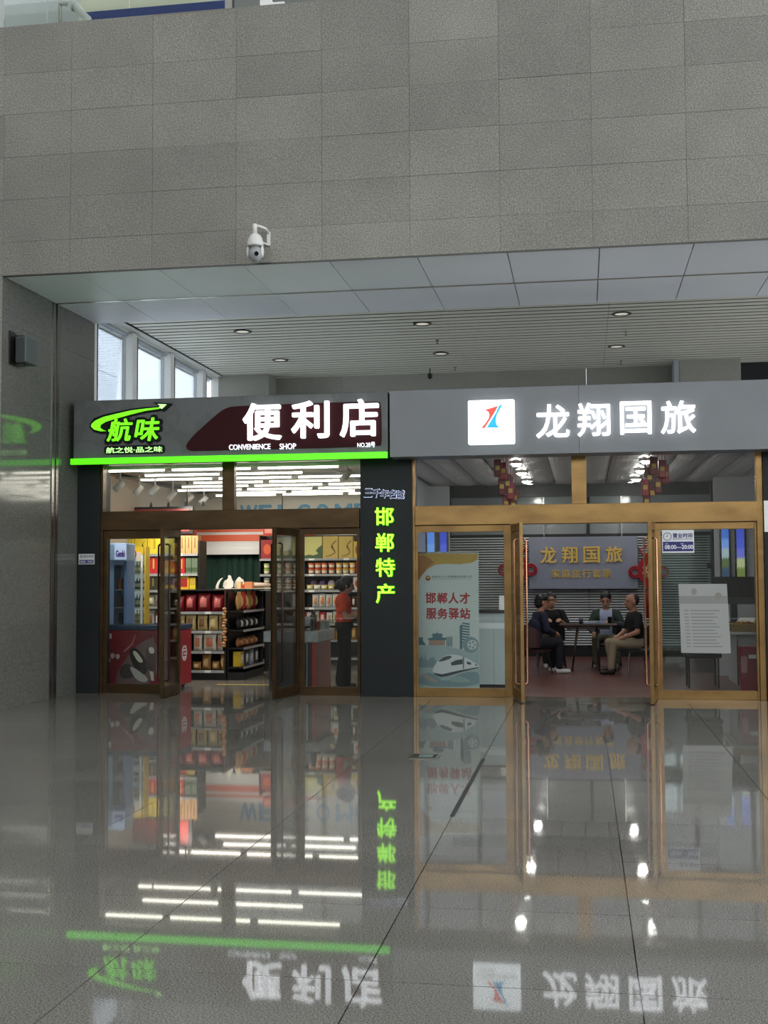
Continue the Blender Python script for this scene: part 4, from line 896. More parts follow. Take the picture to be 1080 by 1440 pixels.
# decoration on top of the gondolas
tp = box('display_board', cm((206, 190, 170)), None, at(304, 829, 18.6).x, at(371, 829, 18.6).x+.2, 18.5, 20.2, gt2+.0496, gt2+.046, org=(-5.3, 19, gt2+.0496)); tag(tp, 'cream display board lying across the gondola tops', 'board')
CUT = cm((226, 222, 212))
def cut(name, label, pts, Y, th=.02, m=CUT):
    poly = pxpoly([(240+a*.1527, 740+b*.1528) for a, b in pts], Y); zm = min(z for x, z in poly); poly = [(x, z-zm+gt2+.049) for x, z in poly]
    o = MB().prism(smoothpoly(poly, 1), Y, Y+th).build(name, m, org=(poly[0][0], Y, gt2+.049)); tag(o, label, 'decoration', 'cut-out decorations on the display board')
cut('crescent_moon', 'white crescent moon cut-out on the display board', [(410, 590), (425, 540), (455, 500), (485, 488), (455, 520), (435, 575), (440, 592)], 18.8)
cut('rabbit_cutout', 'white rabbit cut-out between moon and mountain', [(480, 590), (485, 525), (530, 500), (525, 465), (555, 470), (560, 505), (580, 530), (570, 590)], 18.9)
cut('mountain_cutout', 'white mountain cut-out standing above the rear gondola', [(580, 590), (590, 530), (610, 500), (630, 478), (650, 500), (675, 515), (668, 590)], 19.0)
for i, (a, b, yt, c) in enumerate(((333, 338, 818, (220, 190, 130)), (338.5, 342, 822, (190, 60, 50)), (342.5, 354, 818, (206, 130, 80)))):
    good('box', (a, yt, b), 18.75, gt2+.049, c, ['small cream', 'tiny red', 'wide orange'][i]+' carton on the display board', 'box', 'cartons on the display board', dy=.02, depth=.12)
o = MB().ell((at(358, 826, 19.3).x, 19.3, gt2+.1), (.3, .28, .045), 16, 8).build('woven_tray', cm((214, 190, 170)), org=(at(358, 826, 19.3).x, 19.3, gt2+.049), smooth=True); tag(o, 'pale pink flat bundle at the right end of the display board', 'bundle')

# --- back shelf behind the counter
Y = 21.2; x0, x1 = at(365.5, 800, Y).x, at(512, 800, Y).x; G = 'goods on the back shelf'
lv = [lz(785.5, Y, 440), lz(807.5, Y, 440), lz(830, Y, 440), lz(854.5, Y, 440), lz(877, Y, 440), lz(900, Y, 440), .14]
shelf_unit('long black back shelf of tubs and bags behind the counter', x0, x1, Y, .42, lv, lz(752, Y, 440))
GY, GD = (206, 200, 120), (200, 172, 84)
r1 = [((366, 759, 384), (150, 28, 26), (206, 90, 40), 'oval', 'red'), ((385, 755.5, 396), GY, (60, 90, 50), 'wave', 'pale yellow and green'), ((397, 755.5, 409), GY, (60, 90, 50), 'wave', 'pale yellow and green'), ((411, 755, 424), GY, (60, 90, 50), 'wave', 'pale yellow and green'),
      ((426, 754.5, 452.5), GY, (60, 90, 50), 'wave', 'large pale yellow and green'), ((453, 754, 475), GD, (120, 90, 40), 'curve', 'gold'), ((475.5, 754, 496), GD, (120, 90, 40), 'curve', 'gold'), ((496.5, 761, 508), (214, 176, 70), (150, 90, 40), 'oval', 'small amber')]
for i, (q, c, pc, st, nmn) in enumerate(r1): good('box', q, Y, lv[0], c, '%s gift box on the top back shelf, %s' % (nmn, nth(i, 8)), 'box', G, pc, st)
tubs = [(369, (150, 180, 90), 'green'), (388, (170, 190, 130), 'pale green'), (400, (226, 160, 120), 'pink'), (411, (120, 170, 170), 'teal'), (432, (214, 96, 44), 'orange'), (441.2, (214, 96, 44), 'orange'), (450.5, (214, 100, 50), 'orange'), (460.5, (206, 100, 60), 'orange'), (471, (226, 170, 50), 'yellow'), (480.5, (206, 160, 60), 'yellow'), (490, (230, 180, 40), 'yellow')]
for i, (a, c, nmn) in enumerate(tubs):
    hh = (lz(791.5, Y, 440)-lv[1])/2
    for lay in range(2): good('tub', (a, 791, a+8.8), Y, lv[1]+lay*hh, c, '%s instant food tub on the second back shelf, %s row, %s' % (nmn, ('lower', 'upper')[lay], nth(i, 11)), 'tub', G, tuple(min(255, int(v*1.12)) for v in c), top=lv[1]+(lay+1)*hh-.002)
good('box', (500.5, 788, 508), Y, lv[1], (190, 50, 36), 'plain red carton at the right end of the second back shelf', 'box', G, (214, 90, 60), 'panel')
for i, (a, c, nmn) in enumerate(((369, (110, 170, 160), 'teal'), (388, (150, 170, 110), 'moss'), (400, (186, 140, 110), 'rose'), (411, (190, 60, 44), 'red'))):
    hh = (lz(812, Y, 440)-lv[2])/2
    for lay in range(2): good('tub', (a, 812, a+9), Y, lv[2]+lay*hh, c, '%s snack tub on the third back shelf, %s row' % (nmn, ('lower', 'upper')[lay]), 'tub', G, (226, 226, 220), top=lv[2]+(lay+1)*hh-.002)
for i, a in enumerate((431.5, 444, 456.5)): good('bowl', (a, 815, a+11.5), Y, lv[2], [(92, 50, 80), (80, 44, 96), (190, 170, 176)][i], ['plum', 'violet', 'pale lilac'][i]+' round noodle bowl pack on the third back shelf', 'bowl pack', G, dy=.2)
for i in range(4): good('bag', (430+i*10, 822.5, 439.6+i*10), Y, lv[2], [(220, 196, 90), (226, 220, 200), (220, 200, 120), (206, 180, 70)][i], '%s low snack pack on the third back shelf' % ['yellow', 'white', 'butter', 'ochre'][i], 'snack bag', G, (230, 226, 210), depth=.08)
good('box', (496, 811.5, 508), Y, lv[2], (206, 190, 180), 'white and red carton at the right end of the third back shelf', 'box', G, (160, 50, 44), 'oval')
for i in range(6): good('bag', (428+i*9.5-(18 if i == 0 else 0), 834.5+(i % 2), 437.5+i*9.5-(12 if i == 0 else 0)), Y, lv[3], (226, 220, 212), 'white and orange chip bag on the fourth back shelf, %s' % nth(i, 6), 'snack bag', G, (206, 140, 84), depth=.12)
for i in range(3): good('bag', (487+i*6.5, 838.5, 493+i*6.5), Y, lv[3], (70, 36, 30), 'dark striped sausage pack on the fourth back shelf, %s' % nth(i, 3), 'snack bag', G, (214, 200, 180), depth=.08)
for i in range(9): good('bag', (411+i*9.3, 859+(i*7 % 3), 420+i*9.3), Y, lv[4], [(220, 214, 190), (190, 50, 44), (226, 222, 214)][i % 3], '%s noodle pack on the fifth back shelf, %s' % (['cream', 'red', 'white'][i % 3], nth(i, 9)), 'snack bag', G, [(150, 130, 70), (226, 200, 190), (190, 150, 110)][i % 3], depth=.1)
for i in range(7): good('bag', (455+i*7.6, 882, 462.5+i*7.6), Y, lv[5], (186, 140, 70), 'amber snack bag on the sixth back shelf, %s' % nth(i, 7), 'snack bag', G, (214, 180, 110), depth=.1)
for i in range(5): good('bag', (398+i*10.5, 912, 408+i*10.5), Y, lv[6], [(70, 60, 130), (206, 206, 214), (90, 80, 150), (60, 56, 110), (180, 180, 196)][i], '%s wrapped pack on the bottom back shelf, %s' % (['indigo', 'white', 'violet', 'navy', 'silver'][i], nth(i, 5)), 'snack bag', G, (226, 226, 230), depth=.12)

# --- checkout counter
Y = 16.35; x0, x1 = at(371, 900, Y).x, at(443, 900, Y).x; D = 1.05
zt1 = lz(888, Y, 420); CT = mottled('counter_marble', (160, 162, 160), (134, 136, 136), scale=9, rough=.15)
ct = thing('checkout_counter', 'checkout counter with grey slab top and red end panel', 'counter', ((x0+x1)/2, Y+D/2, 0))
box('front_panel', PLASTICB, ct, x0+.06, x1-.05, Y+.05, Y+D, 0, zt1-.16); box('end_panel', cm((150, 46, 34), .35), ct, x1-.05, x1, Y+.03, Y+D, 0, zt1-.12)
box('counter_top', CT, ct, x0, x1+.05, Y-.02, Y+D+.02, zt1-.15, zt1, .006); box('chrome_leg', STEEL, ct, x1-.13, x1-.11, Y+.02, Y+.045, 0, zt1-.15)
x1c = x1
def onc(name, label, cat, q, Yf, d, m, bev=.004):
    x0, x1, z0, z1 = R(*q, Yf); t = thing(name, label, cat, ((x0+x1)/2, Yf+d/2, zt1)); return t, x0, x1, z1
t, a, b, z = onc('display_screen', 'grey back of a till screen on the counter', 'screen', (412, 867, 436, 888), 16.6, .1, None)
box('housing', cm((120, 124, 126)), t, a, b, 16.6, 16.66, zt1+.06, z, .01); box('stand', cm((70, 72, 74)), t, (a+b)/2-.05, (a+b)/2+.05, 16.66, 16.72, zt1+.012, z-.08); box('foot', cm((70, 72, 74)), t, (a+b)/2-.09, (a+b)/2+.09, 16.58, 16.78, zt1, zt1+.012)
t, a, b, z = onc('thermos', 'dark cylindrical flask standing on the counter', 'flask', (435, 860, 444, 888), 16.8, .1, None)
MB().lathe([(0, zt1), (.042, zt1), (.044, zt1+.02), (.044, z-.06), (.03, z-.03), (0, z-.03)], ((a+b)/2, 16.85, 0), 16).build('flask_body', cm((44, 34, 30)), t, smooth=True); MB().lathe([(0, z-.03), (.032, z-.03), (.032, z), (0, z)], ((a+b)/2, 16.85, 0), 14).build('flask_lid', PLASTICB, t)
t, a, b, z = onc('acrylic_case', 'clear acrylic display case at the counter end', 'display case', (446, 874, 463, 895), 17.0, .3, None)
AC = glass('acrylic', (.9, .95, .93), .1)
a = x1c-.22; b = x1c+.02
for q in ((a, b, 16.95, 16.956), (a, b, 17.25, 17.256)): box('pane', AC, t, *q, zt1, z)
for q in ((a, a+.006), (b-.006, b)): box('pane', AC, t, *q, 16.956, 17.25, zt1, z)
box('lid', AC, t, a, b, 16.95, 17.256, z, z+.006)
for i in range(3): box('goods_pack', cm([(200, 196, 180), (186, 60, 50), (150, 160, 150)][i]), t, a+.02+i*.07, a+.08+i*.07, 17.0, 17.12, zt1, zt1+.1+.02*i)

# ================================================================== TRAVEL AGENCY INTERIOR
AX0, AX1, AYB, AZC = SX1+.12, 3.6, 24.2, 3.2
w = struct('wall_agency_right', 'pale grey right wall of the travel agency', (AX1, 20, 0)); box('surface', mat('agency_wall', (196, 200, 204), .5), w, AX1, AX1+.1, 16.32, AYB, 0, AZC+.1)
w = struct('wall_agency_back', 'dark back wall of the travel agency behind the blinds', (0, AYB, 0)); box('surface', mat('agency_back', (96, 102, 106), .4), w, AX0, AX1, AYB, AYB+.1, 0, AZC+.1)
w = struct('wall_agency_left', 'pale panel on the left wall of the travel agency', (AX0, 20, 0)); box('surface', mat('agency_wall', (196, 200, 204), .5), w, AX0, AX0+.02, 16.32, AYB, 0, AZC)
# floor of reddish boards
wfm = mat('red_boards', (104, 66, 60), .3); b_ = wfm.node_tree.nodes['Principled BSDF']
br = node(wfm, 'ShaderNodeTexBrick'); g_ = node(wfm, 'ShaderNodeNewGeometry'); link(wfm, g_.outputs['Position'], br.inputs['Vector'])
br.inputs['Color1'].default_value = (*lin((122, 78, 70)), 1); br.inputs['Color2'].default_value = (*lin((98, 62, 58)), 1); br.inputs['Mortar'].default_value = (*lin((46, 26, 24)), 1)
br.inputs['Scale'].default_value = 1.0; br.inputs['Brick Width'].default_value = .6; br.inputs['Row Height'].default_value = .15; br.inputs['Mortar Size'].default_value = .006
link(wfm, br.outputs['Color'], b_.inputs['Base Color'])
fl_ = struct('floor_agency', 'reddish brown board floor of the travel agency', (0, 20, 0)); box('boards', wfm, fl_, AX0, AX1, 16.02, AYB, -.011, .002)
# ceiling of scalloped white strips
ca = struct('ceiling_agency', 'white ceiling of scalloped strips in the travel agency', (0, 20, AZC)); box('surface', mat('agency_void', (60, 64, 66), .8), ca, AX0, AX1, YG+.1, AYB, AZC+.06, AZC+.1)
AST = mat('scallop_white', (228, 231, 232), .5); sw = .44; prof = [(i/6*sw*.97, -.05*math.sin(math.pi*i/6)**.7*(1-.35*i/6)) for i in range(7)]
me_ = {}
for i in range(14):
    for j in range(7):
        y0, y1 = 16.02+j*1.17, 16.02+j*1.17+1.16; n = 7
        if 'm' not in me_:
            vs = [(a, 0, c) for a, c in prof]+[(a, 1.16, c) for a, c in prof]+[(a, 0, .03) for a, c in prof]+[(a, 1.16, .03) for a, c in prof]
            fs = [(k, k+n, k+n+1, k+1) for k in range(n-1)] + [(k+2*n, k+1+2*n, k+n+1+2*n, k+n+2*n) for k in range(n-1)] + [(k, k+1, k+2*n+1, k+2*n) for k in range(n-1)] + [(k+n, k+3*n, k+3*n+1, k+n+1) for k in range(n-1)]
            me_['m'] = MB().add(vs, fs).mesh('ceiling_strip', AST, smooth=False)
        o = addmesh('ceiling_strip', me_['m'], ca); o.location = Vector((AX0+.03+i*sw, y0, AZC+.03))-Vector((0, 20, AZC))
box('beam', mat('beam_dark', (38, 44, 46), .4), ca, AX0, AX1, 21.3, 21.42, 2.98, AZC)
DL = mat('downlight_lamp', (255, 252, 245), .4, emit=DOWN_L, ecol=(255, 252, 246))
for s, xx in enumerate((-.91, .87)):
    for j, yy in enumerate((16.85, 18.4, 20.0, 21.6, 23.1)):
        t = thing('downlight', 'lit round downlight in the agency ceiling, %s row, %s from the doorway' % (('left', 'right')[s], ORD[j]), 'ceiling light', (xx, yy, AZC-.03), 'downlights in the travel agency')
        MB().lathe([(.075, -.05), (.1, -.05), (.1, .0), (.075, .0)], (xx, yy, AZC-.0), 18).build('rim', PLASTICW, t)
        MB().lathe([(0, -.085), (.045, -.077), (.068, -.055), (.074, -.03), (0, -.03)], (xx, yy, AZC-.0), 18).build('lamp', DL, t)
# hanging red new year decorations behind the transom
for s, (px0, ys) in enumerate(((700, 646), (905, 643))):
    t = None; Yd = 16.25
    pts = [(0, 0), (8, 4), (14, 22), (18, 32), (6, 26), (24, 42), (22, 52), (12, 50)] if s == 0 else [(14, 0), (26, 4), (8, 16), (2, 30), (20, 26), (12, 38), (4, 50), (30, 12)]
    p0 = at(px0+10, ys+20, Yd)
    t = thing('hanging_ornament', ('red paper new year ornament hanging behind the transom, left of the mullion', 'red paper new year ornament hanging behind the transom, right of the mullion')[s], 'ornament', (p0.x, Yd, p0.z), 'new year ornaments')
    DR, DR2, GO = cm((150, 22, 38)), cm((112, 26, 34)), cm((206, 160, 60))
    for i, (dx, dy) in enumerate(pts):
        p = at(px0+dx, ys+dy, Yd+.03*i)
        if i % 3 == 2: MB().lathe([(0, -.02), (.075, -.02), (.075, .02), (0, .02)], (p.x, p.y, p.z-.06), 16, 'y').build('paper_disc', DR2, t)
        else: MB().box(p.x-.05, p.x+.05, p.y-.05, p.y+.05, p.z-.24, p.z).build('firecracker', DR if i % 2 else DR2, t, bevel=.015)
        MB().box(p.x-.028, p.x+.028, p.y-.056, p.y-.052, p.z-.15, p.z-.09).build('gold_print', GO, t)
        MB().tube([(p.x, p.y, p.z), (p.x, p.y, AZC+.03)], .004, 5).build('thread', DR, t)
# back wall glazing: transom glass, black bars, venetian blinds
YBk = AYB-.12
bw = struct('window_8', 'black framed interior window wall with venetian blinds', (0, YBk, 0))
BLKF = mat('black_frame', (20, 21, 22), .35)
zt_b = at(820, 753.5, YBk).z; zbl = .18
for z0, z1 in ((zt_b-.02, zt_b+.04), (.0, zbl)): box('frame_bar', BLKF, bw, AX0+.02, AX1, YBk-.03, YBk+.03, z0, z1)
for px in (633, 828, 1012): xx = at(px, 800, YBk).x; box('frame_bar', BLKF, bw, xx-.03, xx+.03, YBk-.031, YBk+.03, zbl, AZC)
box('upper_pane', mat('frost_grey', (150, 158, 160), .15), bw, AX0+.02, AX1, YBk+.0, YBk+.02, zt_b+.04, AZC)
BLS = mat('blind_slat', (226, 230, 232), .3); z = zbl+.06; sl = None
xa_, xb_ = AX0+.05, at(1000, 850, YBk).x
while z < zt_b-.03:
    o = MB().add([(xa_, YBk-.07, z-.012), (xb_, YBk-.07, z-.012), (xb_, YBk-.035, z+.012), (xa_, YBk-.035, z+.012), (xa_, YBk-.07, z-.010), (xb_, YBk-.07, z-.010), (xb_, YBk-.035, z+.014), (xa_, YBk-.035, z+.014)],
                 [(0, 3, 2, 1), (4, 5, 6, 7), (0, 1, 5, 4), (1, 2, 6, 5), (2, 3, 7, 6), (3, 0, 4, 7)]).build('blind_slat', BLS, bw)
    z += .05
# grey board with gold characters
YH = YBk-.25
x0, x1, z0, z1 = R(744, 755, 897, 828, YH); hb = thing('name_board', 'grey blue board with gold characters on the back blinds', 'sign', ((x0+x1)/2, YH, z0))
box('board', mat('board_slate', (136, 142, 160), .5), hb, x0, x1, YH, YH+.05, z0, z1, .004)
for xx in (x0+.3, x1-.3): box('hanging_rod', STEEL, hb, xx-.008, xx+.008, YH+.02, YH+.036, z1, AZC-.04)
GOLD = mat('gold_letters', (224, 190, 96), .32, .25)
def c6(a, b): return 720+a*.19444, 720+b*.19444
for ch, q in (('龙', (205, 250, 322, 372)), ('翔', (360, 250, 475, 370)), ('国', (515, 250, 635, 370)), ('旅', (678, 248, 798, 365))): letters('character', ch, R(*c6(*q[:2]), *c6(*q[2:]), YH), YH, GOLD, hb, .03, .02)
for i, ch in enumerate('家庭旅行套票'): letters('character', ch, R(*c6(287+i*73.5, 416), *c6(287+i*73.5+62, 476), YH), YH, GOLD, hb, .02, .005)
# red knots either side
KR, KR2 = cm((160, 14, 30), .5), cm((120, 10, 22), .5)
for s, (px, py) in enumerate(((728, 800), (912, 803))):
    Yk = YH-.035; p = at(px, py, Yk)
    t = thing('chinese_knot', ('large red good fortune knot hanging left of the name board', 'large red good fortune knot hanging right of the name board')[s], 'ornament', (p.x, Yk, p.z), 'red knots')
    MB().prism([(p.x, p.z-.36), (p.x+.2, p.z-.12), (p.x+.2, p.z+.14), (p.x, p.z+.38), (p.x-.2, p.z+.14), (p.x-.2, p.z-.12)], Yk-.03, Yk).build('knot_body', KR, t, bevel=.01)
    letters('character', '福', (p.x-.12, p.x+.12, p.z-.13, p.z+.13), Yk-.03, cm((220, 190, 140)), t, .01, .02)
    for sd in (-1, 1):
        for r_ in (.11, .07):
            c = (p.x+sd*(.26+.0), Yk-.015, p.z-.02); MB().tube([(c[0]+r_*math.cos(a), c[1], c[2]+r_*math.sin(a)) for a in [2*math.pi*i/20 for i in range(21)]], .018, 6, False).build('loop', KR, t, smooth=True)
        MB().tube([(p.x+sd*.1, Yk-.015, p.z+.3), (p.x+sd*.16, Yk-.015, p.z+.42), (p.x, Yk-.015, p.z+.5)], .018, 6).build('loop', KR, t)
    MB().tube([(p.x, Yk-.015, p.z+.38), (p.x, Yk-.015, AZC-.04)], .008, 6).build('cord', KR, t)
    MB().lathe([(0, -.9), (.075, -.9), (.06, -.5), (.035, -.36), (0, -.36)], (p.x, Yk-.015, p.z), 12).build('tassel', KR2, t, smooth=True)
# lit scenic strips on the walls
def strip(px0, px1, py0, py1, Y, label, cols):
    x0, x1, z0, z1 = R(px0, py0, px1, py1, Y); t = thing('scenic_light_box', label, 'light box', (x0, Y, z0), 'tall narrow scenic light boxes')
    box('frame', STEEL, t, x0-.03, x1+.03, Y, Y+.04, z0-.03, z1+.03)
    for i, c in enumerate(cols):
        a = z1-(z1-z0)*i/len(cols); b = z1-(z1-z0)*(i+1)/len(cols)
        n = 8; top = [(x0+(x1-x0)*k/n, a+(.03*math.sin(k*2.3+i) if i else 0)) for k in range(n+1)]
        MB().prism([(x0, b-.04 if i < len(cols)-1 else b), (x1, b-.04 if i < len(cols)-1 else b)]+top[::-1], Y-.004-.001*i, Y).build('picture_band', mat('lit_%d_%d_%d' % c, c, .4, emit=.55, ecol=c), t)
    return t
SKY = [(70, 120, 220), (120, 160, 235)]; LAND = [(170, 190, 200), (90, 110, 70), (60, 80, 110)]
def wall_bit(label, px0, px1, Y, z1, nm='partition'):
    x0, x1 = at(px0, 800, Y).x, at(px1, 800, Y).x; t = thing(nm, label, 'partition', ((x0+x1)/2, Y, 0)); box('panel', mat('agency_wall', (196, 200, 204), .5), t, x0, x1, Y+.05, Y+.12, 0, z1); return t
wall_bit('pale partition panel behind the poster stand', 586, 632, 20.5, AZC-.06)
strip(601, 611, 748, 800, 20.5, 'leftmost blue light box behind the poster stand', [(100, 150, 240), (120, 170, 240), (80, 120, 220)])
strip(619, 628, 748, 800, 20.5, 'blue light box behind the poster stand, beside the black window bar', [(70, 90, 220), (90, 110, 230), (80, 100, 220)])
wall_bit('pale partition panel behind the desk at the right', 1006, 1085, 19.6, AZC-.06)
strip(1015, 1025, 744, 812, 19.6, 'narrow lake scene light box behind the right desk', SKY+LAND)
strip(1036, 1047, 744, 812, 19.6, 'narrow blue flower light box behind the right desk', [(70, 90, 210), (80, 100, 215), (110, 120, 220), (190, 200, 150), (120, 140, 70)])
# black door frame with hinges near the right desk
t = thing('partition_frame', 'black metal glazed partition frame left of the light boxes', 'partition', (at(1008, 800, 20.2).x, 20.2, 0))
x0, x1 = at(930, 800, 20.2).x, at(1006, 800, 20.2).x; zt_p = at(960, 752, 20.2).z
box('upright', BLKF, t, x1-.05, x1+.05, 20.2, 20.26, 0, AZC-.06); box('header', BLKF, t, x0, x1-.05, 20.2, 20.26, zt_p, zt_p+.05); box('glass_panel', glass('partition_glass', (.75, .85, .85), .1), t, x0, x1-.05, 20.22, 20.235, 0, zt_p)
for z in (zt_p-.55, zt_p-.95): box('hinge', BLKF, t, x1-.13, x1-.05, 20.18, 20.27, z, z+.09)
# roll-up poster
Y = 16.35; x0, x1, z0, z1 = R(588, 778, 673.5, 966, Y)
po = thing('poster_stand', 'tall white roll-up poster with red characters and a train', 'poster', ((x0+x1)/2, Y, 0))
PW = mottled('poster_paper', (206, 214, 208), (196, 206, 202), scale=1.2, rough=.55)
box('sheet', PW, po, x0, x1, Y, Y+.012, .06, z1); box('base', STEEL, po, x0-.01, x1+.01, Y-.06, Y+.09, 0, .06, .006); box('top_rail', STEEL, po, x0, x1, Y-.008, Y+.018, z1, z1+.02)
def p4(pts): return pxpoly([(580+a*.13889, 770+b*.13889) for a, b in pts], Y)
def pr4(name, m, pts, lay=1, sm=0):
    q = p4(pts); return MB().prism(smoothpoly(q, sm) if sm else q, Y-.0012*lay, Y).build(name, m, po)
OCH, OCH2 = cm((186, 150, 56)), cm((166, 110, 44))
pr4('gold_wave', OCH, [(50, 62), (660, 62), (660, 120), (600, 155), (480, 170), (330, 165), (230, 175), (150, 220), (90, 290), (52, 350)], 1)
pr4('gold_wave_shade', OCH2, [(50, 80), (120, 80), (180, 110), (220, 150), (150, 200), (95, 275), (53, 345)], 2)
pr4('emblem', cm((150, 70, 40)), [(158+26*math.cos(a*math.pi/8), 310+26*math.sin(a*math.pi/8)) for a in range(16)], 1)
pr4('emblem_mark', cm((226, 190, 80)), [(138, 300), (165, 292), (180, 310), (160, 316), (150, 306)], 2)
INK, CRIM = cm((90, 96, 92)), cm((166, 30, 40))
letters('lettering', '邯郸市人才发展集团有限公司', R(580+196*.1389, 770+283*.1389, 580+600*.1389, 770+308*.1389, Y), Y, INK, po, .002, .01)
letters('lettering', 'Handan Talent Development Group Co., Ltd', R(580+196*.1389, 770+314*.1389, 580+596*.1389, 770+326*.1389, Y), Y, INK, po, .002)
for i, ch in enumerate('邯郸人才'): letters('character', ch, R(580+(134+i*114)*.1389, 770+455*.1389, 580+(134+i*114+106)*.1389, 770+568*.1389, Y), Y, CRIM, po, .003, .035)
for i, ch in enumerate('服务驿站'): letters('character', ch, R(580+(138+i*114)*.1389, 770+612*.1389, 580+(138+i*114+106)*.1389, 770+726*.1389, Y), Y, CRIM, po, .003, .035)
TE, TE2, TE3 = cm((84, 116, 124)), cm((130, 154, 158)), cm((166, 184, 184))
pr4('mist', TE3, [(55, 1005), (200, 985), (400, 1010), (560, 1050), (672, 1020), (678, 1410), (70, 1410)], 1)
pr4('skyline', TE2, [(60, 1215), (62, 1120), (90, 1110), (98, 1070), (106, 1120), (122, 1130), (128, 1060), (140, 1130), (160, 1150), (185, 1110), (215, 1110), (240, 1150), (260, 1215)], 2)
for q in ([(247, 848), (254, 848), (256, 868), (300, 872), (312, 890), (190, 890), (205, 872), (245, 868)], [(205, 890), (300, 890), (300, 910), (345, 912), (338, 938), (160, 938), (155, 920), (205, 908)]): pr4('pagoda_roof', TE, q, 2)
pr4('pagoda_body', cm((170, 140, 120)), [(170, 938), (330, 938), (330, 992), (165, 988)], 2)
for i in range(4): pr4('tower_slab', TE, [(345+i*16, 905-i*2), (355+i*16, 905-i*2), (355+i*16, 1005), (345+i*16, 1000)], 2)
pr4('side_building', TE, [(64, 908), (106, 908), (106, 945), (130, 975), (135, 990), (64, 990)], 2)
pr4('tower', TE, [(478, 790), (505, 778), (505, 1030), (480, 1030)], 2)
for i in range(8): pr4('tower_floor', TE, [(505, 758+i*27), (580, 768+i*27), (580, 784+i*27), (505, 774+i*27)], 2)
pr4('wheel', TE2, [(590+82*math.cos(a*math.pi/10), 985+82*math.sin(a*math.pi/10)) for a in range(20)], 3)
pr4('wheel_hub', cm((206, 212, 210)), [(605+50*math.cos(a*math.pi/10), 985+50*math.sin(a*math.pi/10)) for a in range(20)], 4)
for i in range(5): pr4('wheel_hole', TE2, [(605+30*math.cos(i*1.257)+12*math.cos(a*math.pi/4), 985+30*math.sin(i*1.257)+12*math.sin(a*math.pi/4)) for a in range(8)], 5)
pr4('hill', TE2, [(70, 1290), (200, 1260), (330, 1370), (450, 1290), (600, 1250), (678, 1270), (680, 1410), (72, 1410)], 2, 1)
pr4('hill_front', cm((150, 176, 170)), [(340, 1360), (460, 1290), (560, 1330), (600, 1370)], 3, 1)
pr4('hill_front', cm((176, 160, 144)), [(80, 1285), (120, 1270), (220, 1330), (260, 1370), (170, 1350)], 3, 1)
pr4('train_body', cm((222, 226, 224)), [(202, 1250), (212, 1215), (260, 1140), (330, 1095), (400, 1082), (480, 1090), (560, 1125), (672, 1190), (670, 1215), (470, 1265), (350, 1300), (290, 1312), (230, 1285)], 5, 1)
pr4('train_windscreen', cm((84, 96, 98)), [(262, 1150), (310, 1110), (360, 1095), (405, 1097), (385, 1125), (320, 1148), (270, 1156)], 6, 1)
pr4('train_window', cm((70, 80, 82)), [(388, 1165), (440, 1140), (510, 1130), (510, 1180), (395, 1195)], 6)
pr4('train_window', cm((70, 80, 82)), [(550, 1150), (595, 1165), (592, 1188), (553, 1180)], 6); pr4('train_window', cm((70, 80, 82)), [(635, 1180), (656, 1187), (655, 1197), (636, 1196)], 6)
pr4('train_skirt', cm((60, 68, 70)), [(210, 1266), (300, 1282), (470, 1245), (670, 1208), (670, 1217), (470, 1267), (350, 1302), (285, 1312), (235, 1290)], 6)
pr4('train_door_line', cm((60, 68, 70)), [(514, 1105), (524, 1108), (522, 1228), (513, 1230)], 6)
# white reception counter behind the left agency window
Y = 17.2; x0, x1 = at(640, 900, Y).x, at(722, 900, Y).x; zt1 = at(690, 858, Y).z
rc = thing('reception_counter', 'pale reception counter beside the poster stand', 'counter', ((x0+x1)/2, Y+.4, 0)); RCM = mat('counter_gloss', (186, 198, 196), .12)
for i in range(3): box('front_panel', RCM, rc, x0+i*(x1-x0)/3+.002, x0+(i+1)*(x1-x0)/3-.002, Y, Y+.03, .05, zt1-.04)
box('body', RCM, rc, x0+.02, x1-.02, Y+.03, Y+.7, .05, zt1-.04); box('counter_top', PLASTICB, rc, x0-.02, x1+.02, Y-.03, Y+.72, zt1-.04, zt1); box('plinth', PLASTICB, rc, x0+.03, x1-.03, Y+.04, Y+.66, 0, .05)
box('light_band', mat('band_white', (226, 232, 230), .3), rc, x0, x1, Y-.006, Y, at(690, 884, Y).z, at(690, 876, Y).z)
p = at(727, 850, 17.4); t = thing('leaflet_holder', 'tilted white leaflet standing on the reception counter end', 'leaflet', (x1-.15, 17.5, zt1))
MB().add([(x1-.22, 17.45, zt1), (x1-.06, 17.45, zt1), (x1-.06, 17.6, zt1+.2), (x1-.22, 17.6, zt1+.2), (x1-.22, 17.46, zt1), (x1-.06, 17.46, zt1), (x1-.06, 17.61, zt1+.2), (x1-.22, 17.61, zt1+.2)], [(0, 1, 2, 3), (7, 6, 5, 4), (0, 4, 5, 1), (1, 5, 6, 2), (2, 6, 7, 3), (3, 7, 4, 0)]).build('sheet', WHITEPAINT, t)
box('block', CRIM, t, x1-.2, x1-.08, 17.5, 17.6, zt1, zt1+.06)
